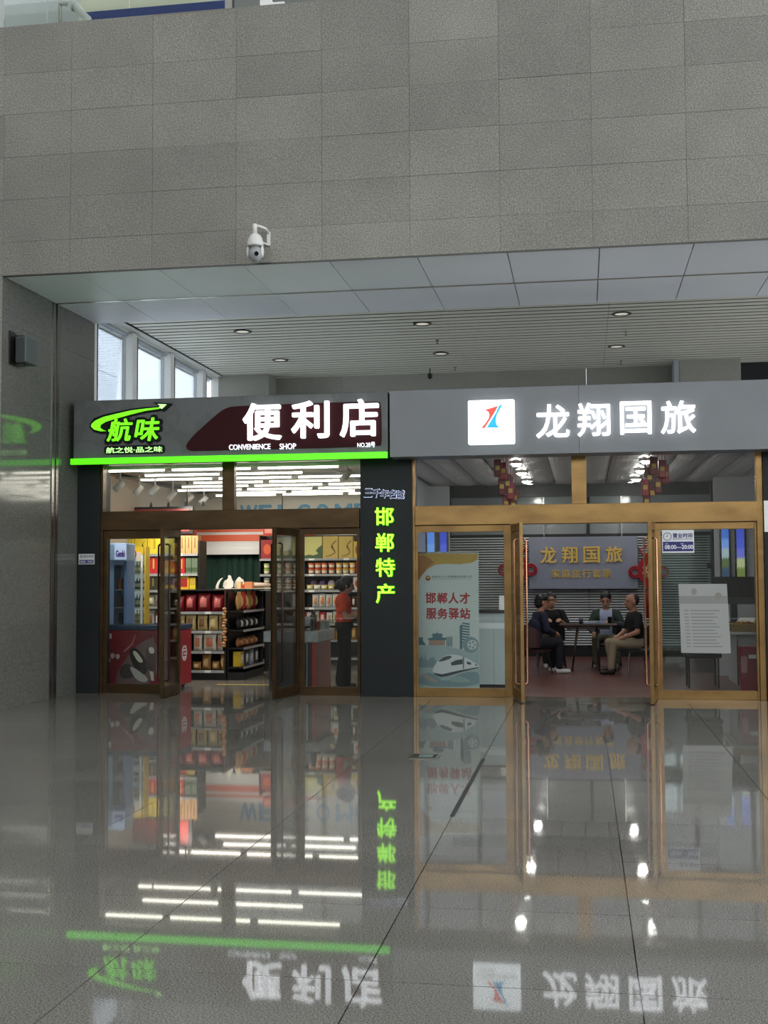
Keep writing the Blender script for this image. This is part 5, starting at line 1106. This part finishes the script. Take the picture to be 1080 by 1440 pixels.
# --- sticker and notice on the right window
Yp = YG-.008
x0, x1, z0, z1 = R(931, 745, 976, 777.5, Yp); st = thing('opening_hours_sticker', 'white and navy opening hours sticker on the right agency window', 'sticker', (x0, Yp, z0))
box('sheet', cm((214, 214, 212)), st, x0, x1, Yp-.003, Yp, z0, z1); bd_ = box('band', NAVY, st, x0+.01, x1-.01, Yp-.005, Yp-.003, z0+.02, z0+.145)
def c7(a, b): return 890+a*.19447, 720+b*.19444
letters('lettering', '营业时间', R(*c7(288, 152), *c7(430, 187), Yp), Yp-.003, NAVY, st, .002, .03); letters('lettering', 'BUSINESS HOURS', R(*c7(290, 190), *c7(428, 201), Yp), Yp-.003, NAVY, st, .002)
letters('lettering', '08:00—20:00', R(*c7(230, 238), *c7(436, 268), Yp), Yp-.005, cm((226, 226, 230)), st, .002, .02); letters('lettering', 'AM', R(*c7(232, 226), *c7(252, 234), Yp), Yp-.005, cm((200, 200, 220)), st, .002); letters('lettering', 'PM', R(*c7(345, 226), *c7(366, 234), Yp), Yp-.005, cm((200, 200, 220)), st, .002)
cc = at(*c7(249, 178), Yp); MB().lathe([(.046, 0), (.054, 0), (.054, .003), (.046, .003)], (cc.x, Yp-.003, cc.z), 24, 'y').build('clock_ring', NAVY, st)
box('clock_hand', NAVY, st, cc.x-.003, cc.x+.003, Yp-.005, Yp-.003, cc.z, cc.z+.032); box('clock_hand', NAVY, st, cc.x-.02, cc.x, Yp-.005, Yp-.003, cc.z-.003, cc.z+.003)
nt = thing('paper_notice', 'pale printed notice sheet stuck on the right agency window', 'notice', (at(990, 919, Yp).x, Yp, at(990, 919, Yp).z))
NP = glass('notice_film', (.62, .62, .6), .04); 
NPm = mat('notice_paper', (150, 150, 145), .6)
corner = pxpoly([(954, 821), (1022, 821), (1028, 919), (958, 918)], Yp); MB().prism(corner, Yp-.002, Yp).build('sheet', NPm, nt)
MB().prism(pxpoly([(955, 838), (1023, 838), (1023.5, 849), (955.5, 849)], Yp), Yp-.003, Yp-.002).build('grey_band', cm((126, 126, 122)), nt)
for i in range(12):
    y = 858+i*4.6; b = MB()
    for j, (a, c) in enumerate(((962, 968), (971, 1012-(i*7 % 11)))): b.prism(pxpoly([(a+i*.35, y), (c+i*.35, y), (c+i*.35, y+1.3), (a+i*.35, y+1.3)], Yp), Yp-.003, Yp-.002)
    b.build('text_line', cm((112, 112, 108)), nt)
MB().prism(pxpoly([(976+4*math.cos(a), 832+5*math.sin(a)) for a in [i*math.pi/6 for i in range(12)]], Yp), Yp-.003, Yp-.002).build('portrait', cm((130, 122, 118)), nt)
MB().prism(pxpoly([(1010+5*math.cos(a), 838+5*math.sin(a)) for a in [i*math.pi/6 for i in range(12)]], Yp), Yp-.004, Yp-.002).build('portrait', cm((126, 118, 112)), nt)
# --- right desk, monitor, basket, bin
Y = 17.3; x0, x1 = at(1027, 900, Y).x, at(1100, 900, Y).x; zt1 = at(1050, 889, Y).z
dk = thing('service_desk', 'pale grey service desk behind the right agency window', 'desk', ((x0+x1)/2, Y+.5, 0)); DKM = mat('desk_grey', (176, 180, 182), .35)
box('desk_top', mat('desk_top', (190, 194, 194), .2), dk, x0+.0, x1, Y-.05, Y+1.2, zt1-.035, zt1, .01); box('front_panel', DKM, dk, x0+.12, x1, Y+.1, Y+.14, .05, zt1-.035)
for i in range(4): box('side_panel', DKM, dk, x0+.1, x0+.12, Y+.14+i*.26, Y+.38+i*.26, .05, zt1-.035)
box('cable_strip', STEEL, dk, x0+.1, x0+.118, Y+.10, Y+.135, .05, zt1-.05)
bk = thing('basket', 'woven tan basket of sweets on the right desk', 'basket', (at(1050, 889, Y+.2).x, Y+.2, zt1)); bx = at(1050, 889, Y+.2).x
WIC = mottled('wicker', (176, 146, 84), (130, 104, 56), scale=40, rough=.7, stretch=(1, 1, 2))
for i in range(5):
    r0 = .19+.016*i; MB().tube([(bx+r0*1.05*math.cos(a), Y+.2+r0*.7*math.sin(a), zt1+.016+.022*i) for a in [2*math.pi*k/24 for k in range(25)]], .013, 6, False).build('weave_ring', WIC, bk, smooth=True)
MB().lathe([(0, 0), (.13, 0), (.13, .01), (0, .01)], (bx, Y+.2, zt1+.004), 20).build('basket_base', WIC, bk)
for i in range(24):
    a = random.uniform(0, 6.28); r_ = random.uniform(.02, .16); c = [(200, 150, 60), (170, 60, 40), (190, 120, 50), (110, 70, 40)][i % 4]
    o = MB().ell((0, 0, 0), (.026, .018, .014), 8, 5).build('sweet', cm(c), smooth=True); o.location = (bx+r_*math.cos(a), Y+.2+r_*.65*math.sin(a), zt1+.1+random.uniform(0, .02)); o.rotation_euler = (0, 0, a); o.location.z += .012; tag(o, 'small wrapped sweet in the woven basket', 'sweet', 'sweets in the basket')
mn_ = thing('computer_monitor', 'black computer monitor seen from behind on the right desk', 'monitor', (at(1035, 850, Y+.9).x, Y+.9, zt1)); q = R(1003, 811, 1061, 840, Y+.9)
box('housing', PLASTICB, mn_, q[0], q[1], Y+.88, Y+.93, q[2], q[3], .01); box('lower_bezel', cm((52, 52, 54)), mn_, q[0], q[1], Y+.875, Y+.935, q[2]-.1, q[2]); box('stand', cm((40, 40, 42)), mn_, (q[0]+q[1])/2-.05, (q[0]+q[1])/2+.05, Y+.94, Y+.97, zt1, q[2]+.1); box('foot', cm((40, 40, 42)), mn_, (q[0]+q[1])/2-.12, (q[0]+q[1])/2+.12, Y+.86, Y+1.05, zt1, zt1+.012)
ph = thing('paper_pile', 'untidy dark folder with white papers on the right desk', 'papers', (at(1048, 860, Y+.6).x, Y+.6, zt1)); hx = at(1044, 860, Y+.6).x
box('folder', PLASTICB, ph, hx-.25, hx+.2, Y+.5, Y+.8, zt1, zt1+.12); MB().add([(hx-.1, Y+.48, zt1+.12), (hx+.14, Y+.48, zt1+.12), (hx+.2, Y+.74, zt1+.17), (hx-.02, Y+.74, zt1+.17), (hx-.1, Y+.48, zt1+.125), (hx+.14, Y+.48, zt1+.125), (hx+.2, Y+.74, zt1+.175), (hx-.02, Y+.74, zt1+.175)], [(0, 3, 2, 1), (4, 5, 6, 7), (0, 1, 5, 4), (1, 2, 6, 5), (2, 3, 7, 6), (3, 0, 4, 7)]).build('sheet', WHITEPAINT, ph)
jx, jy = hx+.33, Y+.66; jg = thing('steel_jug', 'pale round jug at the far right of the desk', 'jug', (jx, jy, zt1))
MB().lathe([(0, 0), (.07, 0), (.075, .03), (.07, .16), (.04, .2), (.04, .22), (0, .22)], (jx, jy, zt1+.001), 16).build('jug_body', cm((150, 154, 156), .2), jg, smooth=True); MB().tube([(jx+.07, jy, zt1+.06), (jx+.12, jy, zt1+.1), (jx+.06, jy, zt1+.17)], .01, 8).build('jug_handle', cm((60, 60, 62)), jg)
Y2 = 16.55; q = R(1042, 910, 1067, 968, Y2); bn_ = thing('waste_bin', 'dark red upright box bin with a white slot label', 'bin', ((q[0]+q[1])/2, Y2+.12, 0))
box('bin_body', cm((128, 20, 36), .3), bn_, q[0], q[1]+.06, Y2, Y2+.26, 0.003, q[3], .008); box('label_plate', cm((206, 206, 204)), bn_, q[0]+.1, q[0]+.2, Y2-.004, Y2, q[3]-.15, q[3]-.1); box('print_patch', cm((166, 110, 116)), bn_, q[0]+.001, q[0]+.08, Y2-.003, Y2, q[3]-.34, q[3]-.12)
oc = thing('office_chair', 'dark upholstered visitor chair behind the notice sheet', 'chair', (at(990, 940, 17.6).x, 17.6, 0)); ox = at(988, 940, 17.6).x
DKC = cm((30, 32, 40), .7); box('backrest', DKC, oc, ox-.24, ox+.24, 17.38, 17.45, .5, .92, .03); box('seat', DKC, oc, ox-.25, ox+.25, 17.4, 17.88, .42, .5, .03)
for a, b in ((-.2, 17.44), (.2, 17.44), (-.2, 17.84), (.2, 17.84)): MB().tube([(ox+a, b, .003), (ox+a, b, .43)], .014, 8).build('leg', DARKSTEEL, oc)

# ================================================================== PEOPLE AND THEIR TABLE
SKIN, SKIN2 = mat('skin', (176, 132, 108), .55), mat('skin_warm', (164, 118, 94), .55)
HAIR = mat('hair_black', (18, 16, 16), .5)
def person(name, label, loc, rotz, prims, mats, voxel=.009):
    """prims: ('c', p0, r0, p1, r1, mat index) tapered limb or ('e', centre, radii, mat index); all fused into one skin"""
    b = MB()
    for p in prims:
        if p[0] == 'c':
            a, c = Vector(p[1]), Vector(p[3]); d = (c-a); L = d.length; d.normalize(); pts = []; rs = []
            for k in range(5): t = math.pi/2*k/4; pts.append(a-d*p[2]*math.cos(t)); rs.append(max(.0008, p[2]*math.sin(t)))
            for k in range(5): t = math.pi/2*k/4; pts.append(c+d*p[4]*math.sin(t)); rs.append(max(.0008, p[4]*math.cos(t)))
            b.tube(pts, rs, 14)
        else: b.ell(p[1], p[2], 18, 12)
    tmp = bpy.data.objects.new('body_tmp', b.mesh('body_tmp', mats[0])); COL.objects.link(tmp)
    r = tmp.modifiers.new('r', 'REMESH'); r.mode = 'VOXEL'; r.voxel_size = voxel; r.use_smooth_shade = True
    sm = tmp.modifiers.new('s', 'SMOOTH'); sm.factor = .5; sm.iterations = 3
    dg = bpy.context.evaluated_depsgraph_get(); me = bpy.data.meshes.new_from_object(tmp.evaluated_get(dg))
    old = tmp.data; bpy.data.objects.remove(tmp); bpy.data.meshes.remove(old); me.name = 'body'
    me.materials.clear()
    for m in mats: me.materials.append(m)
    n = len(me.polygons); ctr = np.zeros(n*3); me.polygons.foreach_get('center', ctr); ctr = ctr.reshape(-1, 3)
    best = np.full(n, 9.0); idx = np.zeros(n, int)
    for p in prims:
        if p[0] == 'c':
            a, c = np.array(p[1]), np.array(p[3]); d = c-a; t = np.clip(((ctr-a)@d)/(d@d), 0, 1)
            s = np.linalg.norm(ctr-(a+t[:, None]*d), axis=1)-(p[2]+(p[4]-p[2])*t); mi = p[5]
        else: rr = np.array(p[2]); s = (np.linalg.norm((ctr-np.array(p[1]))/rr, axis=1)-1)*rr.min(); mi = p[3]
        m = s < best; best[m] = s[m]; idx[m] = mi
    me.polygons.foreach_set('material_index', idx.tolist()); me.polygons.foreach_set('use_smooth', [True]*n); me.update()
    root = thing('person', label, 'person', loc); root.rotation_euler = (0, 0, rotz); ORG[root.name] = Vector((0, 0, 0))
    addmesh('body', me, root)
    return root
def hand(pr, w, d, nrm, mi, curl=.5):
    """palm and five fingers from wrist w along d, palm facing nrm"""
    w, d, nrm = Vector(w), Vector(d).normalized(), Vector(nrm).normalized(); s = d.cross(nrm).normalized()
    pr.append(('c', tuple(w), .026, tuple(w+d*.07), .032, mi)); pr.append(('c', tuple(w+d*.03+s*.018), .02, tuple(w+d*.08+s*.022), .018, mi)); pr.append(('c', tuple(w+d*.03-s*.018), .02, tuple(w+d*.08-s*.022), .018, mi))
    for k, (o, l) in enumerate(((-.03, .06), (-.010, .072), (.010, .068), (.03, .052))):
        b0 = w+d*.085+s*o; b1 = b0+(d*(1-curl*.4)+nrm*curl).normalized()*l*.55; b2 = b1+(d*(1-curl)+nrm*curl*1.4).normalized()*l*.5
        pr.append(('c', tuple(b0), .0105, tuple(b1), .0100, mi)); pr.append(('c', tuple(b1), .0100, tuple(b2), .0088, mi))
    t0 = w+d*.025-s*.03; t1 = t0+(d*.6-s*.6+nrm*.4).normalized()*.04; pr.append(('c', tuple(t0), .013, tuple(t1), .0115, mi)); pr.append(('c', tuple(t1), .0115, tuple(t1+(d*.8+nrm*.5).normalized()*.03), .0095, mi))
def head(pr, c, f, mi, sc=1.0):
    """head at c looking along f (unit)"""
    c, f = Vector(c), Vector(f).normalized(); r = f.cross(Vector((0, 0, 1))).normalized(); u = r.cross(f)
    P = lambda x, y, z: tuple(c+r*x*sc+f*y*sc+u*z*sc)
    pr.append(('e', P(0, -.012, .025), (.076*sc, .09*sc, .09*sc), mi)); pr.append(('e', P(0, .022, -.03), (.06*sc, .066*sc, .078*sc), mi)); pr.append(('e', P(0, .045, -.075), (.034*sc, .034*sc, .026*sc), mi))
    pr.append(('c', P(0, .085, .02), .009*sc, P(0, .102, -.018), .015*sc, mi)); pr.append(('c', P(-.022, .082, -.05), .009*sc, P(.022, .082, -.05), .009*sc, mi))
    for s in (-1, 1): pr.append(('e', P(s*.079, -.005, -.005), (.012*sc, .02*sc, .032*sc), mi))
    return P
def face(root, P, hairpts, hm=HAIR, eyes=True, sc=1.0):
    """hair mass and facial features as children"""
    b = MB()
    for p, r_ in hairpts: b.ell(P(*p), tuple(v*sc for v in r_), 18, 12)
    h = b.build('hair', hm, root, smooth=True)
    if eyes:
        e = MB()
        for s in (-1, 1): e.ell(P(s*.03, .077, .012), (.012, .012, .006), 8, 6)
        e.build('eyes', LENS, root)
        e = MB()
        for s in (-1, 1): e.tube([P(s*.015, .083, .034), P(s*.045, .074, .036)], .005, 6)
        e.build('eyebrows', hm, root); MB().tube([P(-.024, .088, -.05), P(.024, .088, -.05)], .005, 6).build('lips', mat('lips', (140, 84, 76), .5), root)
HAIRCAP = [((0, -.022, .045), (.084, .09, .086)), ((0, -.045, .0), (.08, .066, .085))]

# --- shop assistant, standing, facing right
pr = []; OR, BK, SK, SH = 0, 1, 2, 3
for s in (-1, 1):
    pr += [('c', (s*.085, -.005, .86), .105, (s*.085, .01, .47), .09, BK), ('c', (s*.085, .01, .47), .09, (s*.09, -.015, .12), .112, BK), ('c', (s*.085, -.04, .04), .04, (s*.095, .14, .035), .034, SH)]
    pr += [('c', (s*.155, -.01, 1.285), .06, (s*.19, .0, 1.13), .06, OR), ('c', (s*.19, .0, 1.13), .044, (s*.2, .03, 1.02), .04, SK)]
pr += [('e', (0, -.0, .9), (.17, .135, .12), BK), ('e', (0, .0, .99), (.165, .125, .13), OR), ('e', (0, -.005, 1.12), (.155, .115, .16), OR), ('e', (0, -.015, 1.22), (.17, .115, .14), OR), ('c', (-.12, -.01, 1.3), .05, (.12, -.01, 1.3), .05, OR), ('c', (0, -.01, 1.3), .05, (0, .015, 1.4), .046, SK)]
for s, w in ((-1, (-.1, .30, 1.11)), (1, (.12, .33, 1.06))):
    pr.append(('c', (s*.2, .03, 1.02), .042, w, .028, SK)); hand(pr, w, (-s*.2, 1, .15), (-s*.8, 0, .6), SK, .55)
P = head(pr, (0, .045, 1.462), (0, .93, -.3), SK, 1.06)
pp_ = at(484, 930, 16.85)
wm = person('person', 'woman in orange T-shirt and black trousers standing at the counter', (pp_.x, 16.85, .003), -math.radians(80), pr, [mat('orange_tee', (206, 62, 30), .8), mat('black_trousers', (12, 12, 13), .85), mat('skin_w', (172, 128, 104), .55), PLASTICB])
face(wm, P, HAIRCAP+[((0, -.1, -.02), (.052, .05, .07)), ((0, -.05, -.05), (.072, .055, .06)), ((-.07, .0, .02), (.02, .045, .06)), ((.07, .0, .02), (.02, .045, .06))], sc=1.08)
phn = MB().box(-.035, .035, -.005, .005, -.07, .07).build('phone', PLASTICB, org=(0, 0, 0)); phn.location = wm.matrix_basis @ Vector((.0, .475, 1.16)); phn.rotation_euler = (math.radians(-30), 0, wm.rotation_euler.z); tag(phn, 'black mobile phone held by the woman in orange', 'phone')

# --- seated men
def seated(label, px, Y, rotz, mats, lean=.0, look=(0, 1, -.12), armL=None, armR=None, knees=((-.11, .43, .5), (.11, .43, .5)), feet=((-.11, .44, .07), (.11, .44, .07)), hair=HAIRCAP, longsleeve=False, zoff=0.0, shoe=3, hm=HAIR, py=900):
    pr = []; T, L, S = 0, 1, 2
    H = .49
    for s, k, f in ((-1, knees[0], feet[0]), (1, knees[1], feet[1])):
        pr += [('c', (s*.095, .0, H), .095, k, .07, L), ('c', k, .07, (f[0], f[1]-.02, f[2]+.06), .06, L), ('c', (f[0], f[1]-.05, f[2]-.025), .04, (f[0]*1.1, f[1]+.14, f[2]-.03), .034, shoe)]
    y1, y2 = lean*.5, lean
    pr += [('e', (0, 0, H+.03), (.17, .13, .12), L), ('e', (0, y1*.5, H+.14), (.17, .135, .15), T), ('e', (0, y1, H+.27), (.175, .13, .16), T), ('e', (0, y2, H+.38), (.19, .125, .14), T), ('c', (-.15, y2, H+.46), .058, (.15, y2, H+.46), .058, T), ('c', (0, y2, H+.46), .064, (0, y2+.02, H+.56), .058, S)]
    for s, arm in ((-1, armL or ((-.25, .1, H+.2), (-.17, .32, H+.14))), (1, armR or ((.25, .1, H+.2), (.17, .32, H+.14)))):
        sh = Vector((s*.185, y2, H+.44)); e, w = Vector(arm[0]), Vector(arm[1]); m = sh.lerp(e, .7 if not longsleeve else 1.0)
        pr.append(('c', tuple(sh), .066, tuple(m), .058, T))
        if longsleeve: pr.append(('c', tuple(e), .052, tuple(w), .036, T))
        else: pr += [('c', tuple(m), .045, tuple(e), .042, S), ('c', tuple(e), .043, tuple(w), .029, S)]
        hand(pr, w, (w-e)+Vector((0, .05, 0)), (-s*.3, 0, -.95), S, .6)
    P = head(pr, (0, y2+.045, H+.66), look, S, 1.16)
    p = at(px, py, Y)
    m = person('person', label, (p.x, Y, .003), rotz, pr, mats)
    if hair: face(m, P, hair, hm, sc=1.16)
    return m, P
NV, BT = mat('navy_jacket', (26, 30, 52), .85), mat('black_tee', (14, 14, 16), .85)
WHT = mat('white_shoe', (206, 204, 200), .6)
m1, P1 = seated('man in navy jacket and black cap sitting with his back half turned', 748, 19.72, math.radians(-68), [NV, mat('navy_trousers', (20, 22, 34), .85), SKIN2, WHT], lean=.14, look=(.1, 1, -.08), longsleeve=True, hair=[((0, -.03, .02), (.083, .088, .085)), ((0, -.05, -.02), (.078, .06, .07))], feet=((-.16, .42, .07), (.12, .44, .07)), armL=((-.27, .16, .72), (-.12, .34, .66)), armR=((.27, .16, .72), (.12, .34, .66)))
cp_ = MB(); 
cp_.ell(P1(0, -.015, .06), (.104, .114, .08), 18, 10); cp_.build('cap_crown', PLASTICB, m1, smooth=True)
MB().ell(P1(0, .1, .045), (.08, .085, .011), 16, 6).build('cap_visor', PLASTICB, m1, smooth=True)
m2, P2 = seated('man in black T-shirt facing the doorway behind the table', 775, 21.3, math.radians(184), [BT, mat('dark_trousers', (30, 30, 34), .85), SKIN, WHT], lean=.08, look=(-.1, 1, -.1), armL=((-.3, .14, .68), (-.16, .36, .8)), armR=((.28, .14, .68), (.1, .34, .8)))
m3, P3 = seated('man in grey green jacket over pale shirt looking at a phone', 853, 21.3, math.radians(176), [mat('pale_shirt', (166, 176, 206), .8), mat('olive_trousers', (92, 92, 76), .85), SKIN, mat('grey_shoe', (120, 120, 116), .7), mat('jacket_grey_green', (54, 66, 62), .85)], lean=.02, look=(0, .9, -.35), armL=((-.28, .06, .72), (-.1, .27, .78)), armR=((.29, .05, .68), (.2, .3, .6)), longsleeve=True, feet=((-.2, .42, .07), (.16, .38, .07)), knees=((-.16, .43, .5), (.16, .43, .5)))
# open jacket: darken sleeves and sides of the torso
me = [c for c in m3.children if c.name.startswith('body')][0].data
for p in me.polygons:
    x, y, z = p.center
    if p.material_index == 0 and (abs(x) > .105 or y < -.02) and z > .5: p.material_index = 4
ph3 = MB().box(-.036, .036, -.005, .005, -.075, .075).build('phone', PLASTICB, org=(0, 0, 0)); ph3.location = m3.matrix_basis @ Vector((-.08, .40, .815)); ph3.rotation_euler = (math.radians(-25), 0, m3.rotation_euler.z); tag(ph3, 'black mobile phone held by the man in the grey green jacket', 'phone')
m4, P4 = seated('man in black polo and khaki trousers sitting at the right door', 895, 19.9, math.radians(108), [BT, mat('khaki', (140, 126, 104), .85), SKIN2, PLASTICB], lean=.03, look=(-.15, 1, -.12), hair=[((0, -.045, .03), (.081, .075, .085))], hm=mat('hair_thin', (44, 38, 36), .6), armL=((-.27, .08, .68), (-.16, .26, .6)), armR=((.27, .08, .68), (.14, .26, .6)), feet=((-.13, .5, .07), (.14, .38, .07)))

# --- table
Y = 20.5; x0, x1 = at(787, 878, Y).x, at(868, 878, Y).x; zt1 = at(828, 877, Y).z; TW = mottled('dark_wood', (64, 44, 34), (48, 33, 26), scale=6, rough=.3, stretch=(.3, 1, 1))
tb = thing('table', 'small dark wooden table between the seated men', 'table', ((x0+x1)/2, Y, 0)); MB().prism([(0, 0), (1, 0), (1, 1), (0, 1)], 0, 1)
box('table_top', TW, tb, x0, x1, Y-.24, Y+.24, zt1-.035, zt1, .012); box('apron', TW, tb, x0+.12, x1-.12, Y-.16, Y+.16, zt1-.09, zt1-.035)
for sx_ in (0, 1):
    for sy_ in (-1, 1):
        xt = (x0+.3 if not sx_ else x1-.34); xb = (x0+.2 if not sx_ else x1-.3); MB().tube([(xb, Y+sy_*.2, .003), (xt, Y+sy_*.14, zt1-.04)], [.015, .024], 10).build('leg', TW, tb, smooth=True)
tx = at(817, 875, Y).x; t = thing('paper_cup', 'dark blue paper cup on the table', 'cup', (tx, Y-.1, zt1)); MB().lathe([(0, .001), (.027, .001), (.037, .09), (0, .09)], (tx, Y-.1, zt1), 14).build('cup_body', cm((40, 46, 80)), t, smooth=True); MB().lathe([(.034, .088), (.039, .088), (.039, .096), (.034, .096)], (tx, Y-.1, zt1), 14).build('cup_rim', cm((206, 206, 210)), t)
tx = at(833, 875, Y).x; t = thing('cigarette_tray', 'pale blue tray of papers on the table', 'tray', (tx, Y, zt1)); box('tray_base', cm((120, 136, 150)), t, tx-.14, tx+.14, Y-.1, Y+.1, zt1+.001, zt1+.02); 
for i in range(3): box('paper', cm((170, 180, 190)), t, tx-.12+i*.03, tx+.06+i*.03, Y-.08, Y+.08, zt1+.02+i*.008, zt1+.027+i*.008)
# --- chairs
def chair(label, x, Y, rotz, col, wide=.5):
    c = thing('armchair', label, 'chair', (x, Y, .003), 'chairs round the table'); c.rotation_euler = (0, 0, rotz); ORG[c.name] = Vector((0, 0, 0)); m = col
    MB().box(-wide/2, wide/2, -.24, .24, .36, .385).build('seat', m, c, bevel=.02)
    n = 10; vs = []; fs = []
    for k in range(n+1):
        a = math.radians(-62+124*k/n); x_, y_ = math.sin(a)*wide*.54, -math.cos(a)*.27-.07; hgt = .80-.1*abs(2*k/n-1)**2
        for rr, zz_ in ((1.0, .44), (1.0, hgt), (1.07, hgt), (1.07, .44)): vs.append((x_*rr, y_*rr, zz_))
    for k in range(n):
        for j in range(4): fs.append((k*4+j, k*4+(j+1) % 4, (k+1)*4+(j+1) % 4, (k+1)*4+j))
    fs += [(3, 2, 1, 0), (n*4, n*4+1, n*4+2, n*4+3)]
    MB().add(vs, fs).build('backrest', m, c, smooth=False)
    for a in (-1, 1): MB().tube([(a*.12, -.34, .46), (a*.12, -.22, .37)], .012, 6).build('back_support', DARKSTEEL, c)
    for a in (-1, 1):
        for b in (-1, 1): MB().tube([(a*.24, b*.24, 0), (a*.19, b*.19, .37)], [.011, .014], 8).build('leg', DARKSTEEL, c)
    return c
CHR = mat('chair_maroon', (62, 26, 24), .5); CHG = mat('chair_green', (38, 46, 44), .6)
chair('maroon shell chair with its back to the doorway', m1.location.x, m1.location.y-.03, math.radians(-25), CHR)
chair('dark shell chair under the man in black T-shirt', m2.location.x, m2.location.y, math.radians(184), CHG)
chair('dark shell chair under the man with the phone', m3.location.x, m3.location.y, math.radians(176), CHG)
chair('dark shell chair under the man in khaki trousers', m4.location.x, m4.location.y, math.radians(108), CHG)
